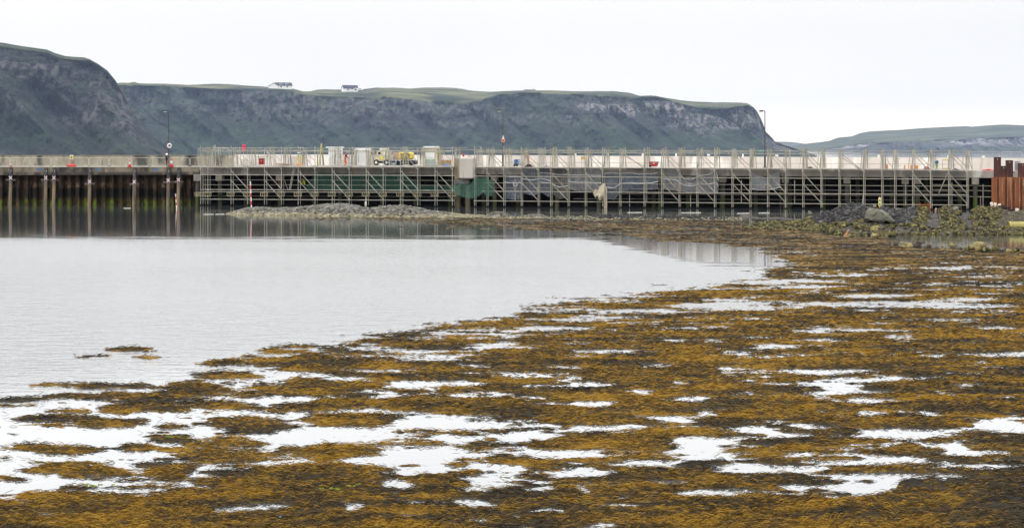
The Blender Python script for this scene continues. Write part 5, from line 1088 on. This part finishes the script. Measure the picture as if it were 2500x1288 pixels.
# pipe
pp_ = thing('drain_pipe', 'fat yellow plastic pipe end lying on the bank at the right edge', 'pipe', (wx(2485, 163), 163, .1)); pm = mat('yellow_pipe_plastic', (.36, .31, .09), (.28, .245, .085), 1.5, .5)
def hollow(p0, p1, r0, r1):
    b = MB(); n = 24; vs = []
    for p, rr_ in ((p0, r0), (p1, r0), (p1, r1), (p0, r1)):
        for i in range(n): a_ = 2 * math.pi * i / n; vs.append((p[0], p[1] + rr_ * math.cos(a_), p[2] + rr_ * math.sin(a_)))
    return b.add(vs, [(k * n + i, k * n + (i + 1) % n, ((k + 1) % 4) * n + (i + 1) % n, ((k + 1) % 4) * n + i) for k in range(4) for i in range(n)])
zc = wz(550.5, 163); hollow((wx(2466, 163), 163, zc), (wx(2640, 163), 163, zc), .315, .28).build('pipe', pm, pp_, True); hollow((wx(2463, 163), 163, zc), (wx(2468, 163), 163, zc), .335, .28).build('collar', pm, pp_, True)
# hazard sign on the bank
f = Vector((wx(2148, 181), 181, wz(512, 181))); t = thing('warning_sign', 'tall narrow sign with two yellow warning panels on a post standing on the bank', 'sign', f)
b = MB(); b.box(f + Vector((0, .05, .55)), (.10, .05, 1.2)); b.build('post', mat('ochre_post', (.55, .35, .10), (.45, .3, .1), 3), t)
for y in (488, 497.5): warn_panel(Matrix.Translation(Vector((wx(2148, 181), 181, wz(y, 181)))), .24, .36, t)
# rusty trestle and box
ru = mat('rusty_frame', (.32, .09, .04), (.2, .06, .03), 3); t = thing('trestle', 'low rusty orange tube trestle behind the bank under the right scaffold', 'trestle', (wx(2258, 190), 190, .8)); b = MB()
for x in (2246.5, 2266, 2270): b.tube((wx(x, 190), 190, wz(520, 190)), (wx(x, 190), 190, wz(495, 190)), .04, 6)
for y in (500, 508): b.tube((wx(2246, 190), 190, wz(y, 190)), (wx(2271, 190), 190, wz(y - .5, 190)), .04, 6)
b.build('frame', ru, t)
t = thing('rusty_box', 'pinkish rust coloured box with two pointed corners behind the stone pile', 'box', (wx(2292, 188), 188, .6)); b = MB(); b.box((wx(2292, 188), 188, wz(515, 188)), (.7, .5, .36), bev=.02); b.build('body', mat('pink_rust', (.34, .18, .13), (.24, .12, .09), 3), t)
b = MB()
for x in (2284.5, 2299.5): b.lathe((wx(x, 188), 187.9, wz(510.5, 188)), [(.05, 0), (.005, .16)], 6)
b.build('corner_spike', sk, t)
# ranging poles
rp_r, rp_w = plain('red_pole_paint', (.62, .05, .05), .5), plain('white_pole_paint', (.78, .74, .74), .5)
def ranging(p0, p1, label, n):
    t = thing('ranging_pole', label, 'ranging pole', p0, 0, 'red and white ranging poles'); p0, p1 = Vector(p0), Vector(p1)
    for i in range(n): b = MB(); b.tube(p0.lerp(p1, i / n), p0.lerp(p1, (i + 1) / n), .055, 8); b.build('band', rp_w if i % 2 else rp_r, t)
Yp = 226.0; ranging((wx(431.8, Yp), Yp, -.3), (wx(428.6, Yp), Yp, wz(473, Yp)), 'red and white ranging pole standing in water before the last two fender piles', 6)
Yp = 207.0; ranging((wx(614.2, Yp), Yp, .1), (wx(611.2, Yp), Yp, wz(443, Yp)), 'red and white ranging pole planted in the rubble bank', 8)
# hanging fender
t = thing('fender', 'white fender hanging on a rope over the rubble bank from the left scaffold', 'fender', PP(893, 486, -1.6)); b = MB(); c = PP(893, 498, -1.6)
b.lathe(c, [(.03, -.36), (.10, -.30), (.125, -.1), (.125, .1), (.09, .26), (.04, .32)], 12); b.build('body', plain('off_white_fender', (.52, .49, .42), .5), t, True); b = MB(); b.tube(PP(893, 491, -1.6), PP(893.6, 479, -1.5), .02, 5); b.build('rope', rim, t)
# floating timbers
fm = plain('bleached_timber', (.50, .49, .46), .7)
for (x0, x1, y, lab) in ((302, 317, 508.6, 'short pale timber floating alone before the old quay'), (497, 520, 523.4, 'left one of two thin pale poles floating by the tip of the rubble bank'), (526, 546, 523.2, 'right one of two thin pale poles floating by the tip of the rubble bank'), (1532, 1568, 519, 'thin pale pole floating under the wide dark blue-grey sheet'), (1663, 1712, 519.5, 'long thin pole floating under the slack grey sheet'), (1800, 1830, 521, 'pale pole floating beneath the open bays left of the kite shaped sheet'), (1852, 1880, 520, 'pale pole floating beneath the kite shaped sheet')):
    Y = CH * FP / (y - HY); b = MB(); b.tube((wx(x0, Y), Y, .02), (wx(x1, Y), Y + .5, .02), .038, 6); tag(b.build('floating_timber', fm), lab, 'timber', 'floating poles and timbers')

# ------------------------------------------------------------------ seaweed
POLY = [(740, 531), (1110, 529), (1800, 536), (1850, 556), (2060, 577), (2165, 577), (2175, 598), (2260, 606), (2400, 612), (2500, 616), (3000, 620), (3000, 1500), (-500, 1500), (-500, 1252), (-20, 1243), (200, 1222), (500, 1205), (660, 1180), (740, 1120), (790, 1060), (770, 990), (730, 930), (700, 890), (730, 862), (830, 845), (960, 815), (1100, 792), (1250, 775), (1290, 748), (1500, 730), (1700, 704), (1860, 690), (1880, 662), (1940, 642), (1890, 618), (1850, 604), (1700, 590), (1530, 575), (1400, 567), (1300, 559), (1200, 553), (1000, 541), (900, 535)]
SPARSE = [(640, 850), (500, 885), (470, 915), (420, 930), (120, 945), (0, 968), (-500, 1000), (-500, 1300), (700, 1300), (860, 1060), (820, 930), (740, 850)]
CLUMP = [(322, 853, 52, 4), (227, 870, 45, 2), (379, 872, 35, 3), (568, 917, 85, 10), (542, 886, 30, 8), (758, 887, 130, 14), (474, 942, 55, 8), (227, 941, 115, 4), (190, 969, 38, 6), (284, 966, 40, 4), (360, 970, 45, 9), (436, 955, 60, 5), (493, 963, 60, 6), (625, 965, 75, 7), (296, 1001, 58, 11), (398, 995, 62, 10), (170, 1005, 30, 5), (550, 986, 85, 8), (758, 993, 90, 8), (720, 944, 100, 9), (133, 1022, 80, 4), (265, 1035, 72, 8), (568, 1027, 85, 9), (436, 1041, 45, 4), (625, 1048, 100, 8), (834, 1024, 120, 10), (409, 1065, 80, 8), (318, 1088, 55, 8), (163, 1101, 55, 5), (568, 1078, 80, 4), (568, 1111, 115, 13), (796, 1099, 120, 10), (106, 1148, 52, 5), (227, 1156, 78, 10), (436, 1143, 85, 10), (568, 1152, 75, 12), (758, 1143, 130, 15), (417, 1162, 50, 7), (568, 1175, 105, 8), (15, 1173, 45, 6), (227, 1188, 75, 5), (190, 1211, 115, 9), (474, 1204, 105, 11), (30, 1240, 55, 12), (303, 1236, 190, 18), (644, 1213, 150, 12), (40, 975, 50, 2.5), (30, 1060, 25, 2), (60, 1090, 45, 2.5), (700, 845, 60, 2.5), (690, 858, 50, 4), (600, 873, 35, 3)]
POOL = [(1202, 841, 60, 9), (1193, 896, 75, 5), (1302, 917, 48, 6), (1378, 894, 38, 6), (1019, 942, 45, 11), (1129, 935, 42, 9), (1389, 924, 24, 16), (1448, 934, 62, 7), (1464, 772, 62, 5), (1558, 759, 90, 4), (914, 958, 52, 5), (891, 1001, 115, 8), (1051, 1036, 95, 20), (891, 1054, 95, 8), (1188, 1036, 115, 7), (1266, 1063, 85, 9), (1074, 1070, 60, 8), (846, 1079, 90, 8), (996, 1111, 115, 20), (1165, 1113, 115, 9), (1348, 1106, 135, 12), (1439, 1049, 78, 9), (1005, 1147, 60, 6), (1197, 1141, 62, 6), (1467, 987, 48, 6), (1576, 1131, 62, 9), (1430, 1159, 60, 10), (983, 1184, 38, 12), (1202, 1177, 40, 8), (1311, 1193, 42, 5), (1439, 1195, 16, 8), (1165, 1227, 28, 12), (1156, 1195, 36, 8), (841, 1237, 22, 9), (969, 1256, 30, 9), (1156, 1268, 26, 4), (1485, 1278, 42, 9),
        (2148, 723, 65, 4), (2171, 743, 225, 7), (2353, 732, 72, 5), (1774, 748, 92, 7), (1997, 805, 42, 4), (2102, 804, 92, 4), (2011, 830, 58, 5), (1888, 845, 38, 5), (2189, 820, 32, 4), (1805, 860, 42, 4), (1929, 869, 62, 4), (2458, 864, 75, 5), (2276, 869, 32, 4), (2011, 906, 165, 6), (1668, 937, 22, 8), (2148, 924, 100, 5), (2353, 940, 42, 7), (2038, 953, 72, 14), (2107, 978, 82, 9), (1837, 960, 62, 5), (2102, 1013, 62, 8), (1691, 973, 62, 5), (1627, 1024, 52, 7), (1856, 1049, 85, 9), (1988, 1042, 62, 6), (1714, 1077, 95, 12), (1714, 1106, 115, 16), (1828, 1092, 72, 9), (2445, 1042, 75, 13), (2194, 1056, 105, 12), (2057, 1109, 115, 15), (1920, 1143, 115, 11), (2171, 1120, 135, 11), (2330, 1141, 145, 9), (2376, 1106, 82, 12), (2349, 1081, 52, 7), (1646, 1173, 46, 6), (2240, 1168, 115, 12), (2102, 1188, 78, 16), (1965, 1188, 52, 9), (1691, 1202, 46, 8), (1787, 1204, 22, 9), (2445, 1202, 65, 14), (1870, 690, 40, 5), (1950, 686, 60, 4), (1980, 668, 30, 3), (1830, 742, 60, 3), (1320, 802, 60, 4), (1110, 815, 70, 4), (1000, 858, 60, 5), (930, 905, 60, 4), (860, 925, 40, 4), (740, 915, 70, 5), (700, 975, 50, 5), (660, 1010, 60, 5), (760, 1075, 70, 5), (700, 1125, 50, 6), (640, 1235, 55, 7), (560, 1245, 90, 8), (110, 1262, 50, 4), (2300, 655, 60, 2), (2080, 672, 60, 2), (1960, 700, 60, 3), (1700, 800, 70, 3), (1600, 830, 50, 4), (1500, 860, 60, 4), (2430, 800, 60, 3), (2330, 780, 60, 3), (1780, 900, 50, 4), (1560, 960, 50, 5), (1620, 890, 50, 4), (2240, 1010, 50, 5), (1340, 985, 50, 5), (1720, 1000, 40, 5)]
HUMP = [(2260, 1215, 150, 36, .26), (2450, 1250, 110, 40, .30), (2120, 1270, 160, 30, .14), (1500, 1010, 60, 12, .10), (2290, 1185, 40, 10, .1)]
def sdist(poly, x, y, ys=3.2):
    p = np.array(poly, float); p[:, 1] *= ys; yy = y * ys; n = len(p); best = np.full(x.shape, 1e9); ins = np.zeros(x.shape, bool)
    for i in range(n):
        ax, ay = p[i]; bx, by = p[(i + 1) % n]; dx, dy = bx - ax, by - ay
        t = np.clip(((x - ax) * dx + (yy - ay) * dy) / (dx * dx + dy * dy), 0, 1); best = np.minimum(best, np.hypot(x - ax - t * dx, yy - ay - t * dy))
        c = ((ay > yy) != (by > yy)); xi = ax + (yy - ay) * dx / (dy if dy else 1e-9); ins ^= c & (x < xi)
    return np.where(ins, best, -best)
def field(px, py):
    Y = CH * FP / (py - HY); X = (px - HX) / FP * Y
    wob = 1 + 0 * px; k = 58 * np.clip(py / 900, .55, 1.3)
    sd_ = sdist(POLY, px, py); F = np.where(sd_ > 0, np.minimum(sd_ / 45, .30) + .27 * np.clip(sd_ / 420, 0, 1), np.clip(sd_ / k, -2.2, 0)) + .22 * np.clip((690 - py) / 60, 0, 1) * (sd_ > 0)
    F = F + .25 * np.clip((py - 1215) / 40, 0, 1) * (sd_ > 0)
    F = F - .16 * np.clip((950 - px) / 300, 0, 1) * ((py > 850) & (py < 1200))
    F = F - .13 * np.clip((px - 640) / 80, 0, 1) * np.clip((1500 - px) / 300, 0, 1) * ((py > 770) & (py < 1180))
    sp_ = np.clip(sdist(SPARSE, px, py) / 40, 0, 1); F = np.maximum(F, -2.2 + 1.35 * sp_ + 0 * px)
    dx = 70 * fbm(X / 1.5, Y / .7, 3, 4, .6); dy = 13 * fbm(X / 1.6, Y / .6, 8, 4, .6) * np.clip((py - 550) / 500, .3, 1.2)
    cl = np.zeros_like(px); po = np.zeros_like(px)
    for a_, c, rx, ry in CLUMP:
        m_ = (np.abs(px - a_) < rx * 2.2) & (np.abs(py - c) < ry * 3 + 8)
        q = ((px[m_] + dx[m_] - a_) / rx) ** 2 + ((py[m_] + dy[m_] - c) / ry) ** 2; cl[m_] = np.maximum(cl[m_], 1.7 * np.exp(-(q / 1.5)))
    for a_, c, rx, ry in POOL:
        rx, ry = rx * 1.05, ry * 1.0
        m_ = (np.abs(px - a_) < rx * 2.2) & (np.abs(py - c) < ry * 3 + 8)
        q = ((px[m_] + dx[m_] - a_) / rx) ** 2 + ((py[m_] + dy[m_] - c) / ry) ** 2; po[m_] = np.maximum(po[m_], 1.6 * np.exp(-(q / 1.35) ** 1.2))
    F = np.maximum(F, -2.2 + 1.5 * np.clip(cl / .8, 0, 1))
    n1 = fbm(X / 2.3, Y / .95, 0, 4, .55); n2 = fbm(X / .7, Y / .30, 4, 4, .6)
    far = np.clip((Y - 120) / 40, 0, 1)
    # stringy wisps drawn out along the shore on the far flats
    n3 = fbm(X / 5.5, Y / 1.6, 7, 4)
    rg_ = np.clip((fbm(X / 1.0, Y / .26, 15, 3) - .24) * 6, 0, 1) * np.clip(.5 + 2.2 * fbm(X / 3.2, Y / 2.0, 19, 2), 0, 1)
    F = F + cl - po + (1.25 * n1 + 1.0 * n2) * (1 - .5 * far) + far * (1.6 * n3 - .25 + .35 * fbm(X / 1.6, Y / .9, 5, 3))
    F = np.where((F < .05) & (F > -1.5), F + 1.0 * rg_ * (1 - .7 * far), F)
    return F, X, Y
def height(F, X, Y, px, py):
    near = np.clip(1.25 - Y / 110, .2, 1)
    h = np.clip(F - .08, 0, .9) * .045 * near + np.clip(F * 2.2, 0, 1) * near * (.032 * fbm(X / .9, Y / .6, 6, 3) + .018 * fbm(X / .22, Y / .18, 2, 3) + .002)
    for a_, c, rx, ry, hh in HUMP: h = h + np.clip(F * 3, 0, 1) * hh * np.exp(-((px - a_) / rx) ** 2 - ((py - c) / ry) ** 2) * (1 + .5 * fbm(X / .5, Y / .4, 1, 3))
    return np.where(F > 0, np.maximum(h, .003), -.05 + np.maximum(F, -.4) * .05)
pys = [529.0]
while pys[-1] < 1345: pys.append(pys[-1] + .55 + 2.4 * (pys[-1] - 529) / 816)
pys = np.array(pys); pxs = np.arange(-360, 2860, 4.5)
GX, GY = np.meshgrid(pxs, pys); F, X, Y = field(GX, GY); H = height(F, X, Y, GX, GY)
fc = gridfaces(*GX.shape); keep = (F.ravel()[fc] > -.06).any(1); fc = fc[keep]
used = np.unique(fc); remap = -np.ones(GX.size, int); remap[used] = np.arange(len(used))
MV = np.stack([X.ravel()[used], Y.ravel()[used], H.ravel()[used]], 1); MF = remap[fc]
DARKC = [(2290, 1235, 170, 40, .16), (2470, 1265, 70, 40, .3), (1715, 1135, 150, 10, .35), (1700, 1128, 90, 8, .3), (1000, 1018, 70, 9, .45), (840, 1058, 70, 12, .4), (1125, 1030, 30, 6, .5), (500, 985, 60, 8, .4), (545, 888, 40, 7, .45), (758, 887, 50, 5, .3), (1960, 1078, 60, 9, .4), (1990, 1080, 50, 8, .3), (2190, 1140, 60, 6, .4), (420, 1000, 50, 8, .4), (300, 1092, 60, 7, .45), (1500, 1015, 60, 10, .35), (1860, 940, 60, 7, .35), (1690, 985, 60, 6, .35)]
def darkclump(X, Y):
    py = HY + CH * FP / Y; px = HX + X / Y * FP; o = 0
    for a_, c, rx, ry, k in DARKC: o = o + k * np.exp(-((px - a_) / rx) ** 2 - ((py - c) / ry) ** 2)
    return o
def weed_tint(X, Y, n):      # 0 dark wrack .. 1 golden wrack
    a_ = .5 + .85 * fbm(X / 1.9, Y / .8, 12, 3) + .55 * fbm(X / .35, Y / .3, 9, 2)
    a_ = a_ - darkclump(X, Y)
    return np.clip(a_ + RNG.normal(0, .20, n), 0, 1)
mt = weed_tint(MV[:, 0], MV[:, 1], len(MV)) * .75
def strands(N, seed):
    rg = np.random.default_rng(seed)
    py = 530 + (1340 - 530) * rg.random(N) ** .92; px = -340 + 3180 * rg.random(N)
    F, X, Y = field(px, py); ok = (F > -.01) | ((F > -.25) & (rg.random(N) < .09)) | ((F > -.6) & (rg.random(N) < .015)) | ((F > -1.2) & (rg.random(N) < .003))
    px, py, F, X, Y = px[ok], py[ok], F[ok], X[ok], Y[ok]; n = len(px); H = height(F, X, Y, px, py); wet = F <= -.01; H = np.where(wet, 0, H)
    m = Y / FP                                              # metres per photo pixel at that distance
    ln = np.maximum(rg.uniform(.07, .27, n), rg.uniform(5, 15, n) * m); wd = np.maximum(rg.uniform(.005, .009, n), rg.uniform(.9, 2.1, n) * m)
    yaw_ = rg.normal(0, .30, n) + 1.0 * fbm(X / .8, Y / .6, 3, 2) + np.where(rg.random(n) < .5, math.pi, 0)
    ux, uy = np.cos(yaw_), np.sin(yaw_) * .9; curl = rg.normal(0, .45, n) * np.where(wet, .15, 1) + .7 * fbm(X / .5, Y / .4, 33, 2) * ~wet; lift = np.where(Y < 95, 1, .35) * rg.uniform(.0, .26, n) * np.minimum(ln, .25) * np.where(wet, .06, np.clip(.2 + 2.6 * F, .2, 1.5))
    up = rg.random(n) < np.where(wet, .10, .03)            # a few tips stick up
    V = np.zeros((n, 8, 3)); tc = np.repeat(np.clip(.53 + .85 * fbm(X / 1.9, Y / .8, 12, 3) + .45 * fbm(X / .5, Y / .22, 9, 2) * (Y < 95) + .30 * fbm(X / 3.5, Y / 2.5, 9, 2) * (Y >= 95) - darkclump(X, Y) + rg.normal(0, 1, n) * np.where(Y < 95, .33, .10) - np.where(wet, .18, 0), 0, 1), 8)
    wt_ = np.stack([-uy * .5, ux * .5, np.full(n, .72)], 1)
    for k, t in enumerate((0, .36, .7, 1.0)):
        s_ = (t - .5) * ln; cx_ = X + ux * s_ - uy * curl * ln * (t - .5) ** 2; cy_ = Y + uy * s_ + ux * curl * ln * (t - .5) ** 2
        cz = H + lift * math.sin(math.pi * t) + .002 + np.where(up, t * np.minimum(ln, .11) * .7, 0) - np.where(wet & ~up, .006, 0)
        w_ = wd * (.55, 1, .9, .15)[k]
        for sd, o in ((-.5, 0), (.5, 1)):
            V[:, k * 2 + o, 0] = cx_ + wt_[:, 0] * w_ * sd; V[:, k * 2 + o, 1] = cy_ + wt_[:, 1] * w_ * sd; V[:, k * 2 + o, 2] = cz + wt_[:, 2] * w_ * sd
    base = np.arange(n)[:, None] * 8; q = np.concatenate([base + np.array([[0, 1, 3, 2]]), base + np.array([[2, 3, 5, 4]]), base + np.array([[4, 5, 7, 6]])]).reshape(-1, 4)
    return V.reshape(-1, 3), q, tc
SV, SF, ST = strands(360000, 5)
wm = bpy.data.materials.new('bladder_wrack'); wm.use_nodes = True; t_ = wm.node_tree; bs = t_.nodes['Principled BSDF']; bs.inputs['Roughness'].default_value = .5; bs.inputs['Specular IOR Level'].default_value = .0
an = t_.nodes.new('ShaderNodeAttribute'); an.attribute_name = 'tint'; rp = t_.nodes.new('ShaderNodeValToRGB'); t_.links.new(an.outputs['Fac'], rp.inputs[0]); e = rp.color_ramp
e.elements[0].position = 0; e.elements[0].color = (.040, .036, .030, 1); e.elements[1].position = 1; e.elements[1].color = (.262, .147, .024, 1)
for p_, c_ in ((.28, (.052, .041, .026)), (.5, (.098, .061, .023)), (.75, (.20, .120, .024))): q = e.elements.new(p_); q.color = (*c_, 1)
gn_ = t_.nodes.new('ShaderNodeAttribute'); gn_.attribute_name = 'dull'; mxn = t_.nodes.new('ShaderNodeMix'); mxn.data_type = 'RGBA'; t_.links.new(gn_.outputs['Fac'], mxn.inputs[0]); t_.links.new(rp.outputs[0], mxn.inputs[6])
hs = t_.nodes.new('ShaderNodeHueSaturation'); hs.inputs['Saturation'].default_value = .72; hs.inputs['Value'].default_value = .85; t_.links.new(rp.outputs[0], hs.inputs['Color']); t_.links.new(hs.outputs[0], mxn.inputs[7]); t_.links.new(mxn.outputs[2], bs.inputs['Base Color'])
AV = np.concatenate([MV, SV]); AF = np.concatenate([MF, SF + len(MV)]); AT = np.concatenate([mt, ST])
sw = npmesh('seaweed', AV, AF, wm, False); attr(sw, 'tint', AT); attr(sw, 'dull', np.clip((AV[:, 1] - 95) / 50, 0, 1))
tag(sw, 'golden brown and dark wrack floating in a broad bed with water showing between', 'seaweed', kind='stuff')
# scraps of bright green weed
gv = MB(); r = random.Random(77)
for (px, py, n, sp_) in ((801, 1200, 9, 12), (850, 1193, 4, 12), (415, 1072, 7, 16), (232, 1190, 5, 16)):
    for i in range(n):
        x, y = px + r.gauss(0, sp_), py + r.gauss(0, sp_ * .12); q = gp(x, y); l_ = r.uniform(.05, .14); a_ = r.uniform(-.7, .7)
        h0 = .05; gv.add([(q.x, q.y, h0), (q.x + l_ * math.cos(a_), q.y + l_ * math.sin(a_), h0 + .01), (q.x + l_ * math.cos(a_), q.y + l_ * math.sin(a_) + .005, h0 + .035), (q.x, q.y + .005, h0 + .03)], [(0, 1, 2, 3)])
tag(gv.build('green_weed', plain('bright_green_weed', (.22, .28, .04), .8)), 'scraps of bright yellow-green weed lying on the brown seaweed', 'weed', kind='stuff')

# ------------------------------------------------------------------ haze
hz = MB(); hz.box((0, 6200, 74), (18400, 12900, 156)); hzo = hz.build('haze', bpy.data.materials.new('haze')); hm_ = hzo.data.materials[0]; hm_.use_nodes = True; tt_ = hm_.node_tree; tt_.nodes.clear()
ho = tt_.nodes.new('ShaderNodeOutputMaterial'); pv = tt_.nodes.new('ShaderNodeVolumePrincipled'); pv.inputs['Color'].default_value = (.70, .82, 1.0, 1); pv.inputs['Density'].default_value = 2.5e-5; pv.inputs['Anisotropy'].default_value = 0
tt_.links.new(pv.outputs[0], ho.inputs['Volume']); tag(hzo, 'thin pale blue sea haze over the whole bay', 'haze', kind='stuff')

mz = MB(); mz.box((0, 1100, 60), (16000, 1600, 121.5)); mzo = mz.build('sea_mist', bpy.data.materials.new('sea_mist')); mm_ = mzo.data.materials[0]; mm_.use_nodes = True; t2 = mm_.node_tree; t2.nodes.clear()
o2 = t2.nodes.new('ShaderNodeOutputMaterial'); p2_ = t2.nodes.new('ShaderNodeVolumePrincipled'); p2_.inputs['Color'].default_value = (.50, .66, 1.0, 1); p2_.inputs['Density'].default_value = 1.2e-4
t2.links.new(p2_.outputs[0], o2.inputs['Volume']); tag(mzo, 'blue mist lying over the open bay behind the pier', 'mist', kind='stuff')
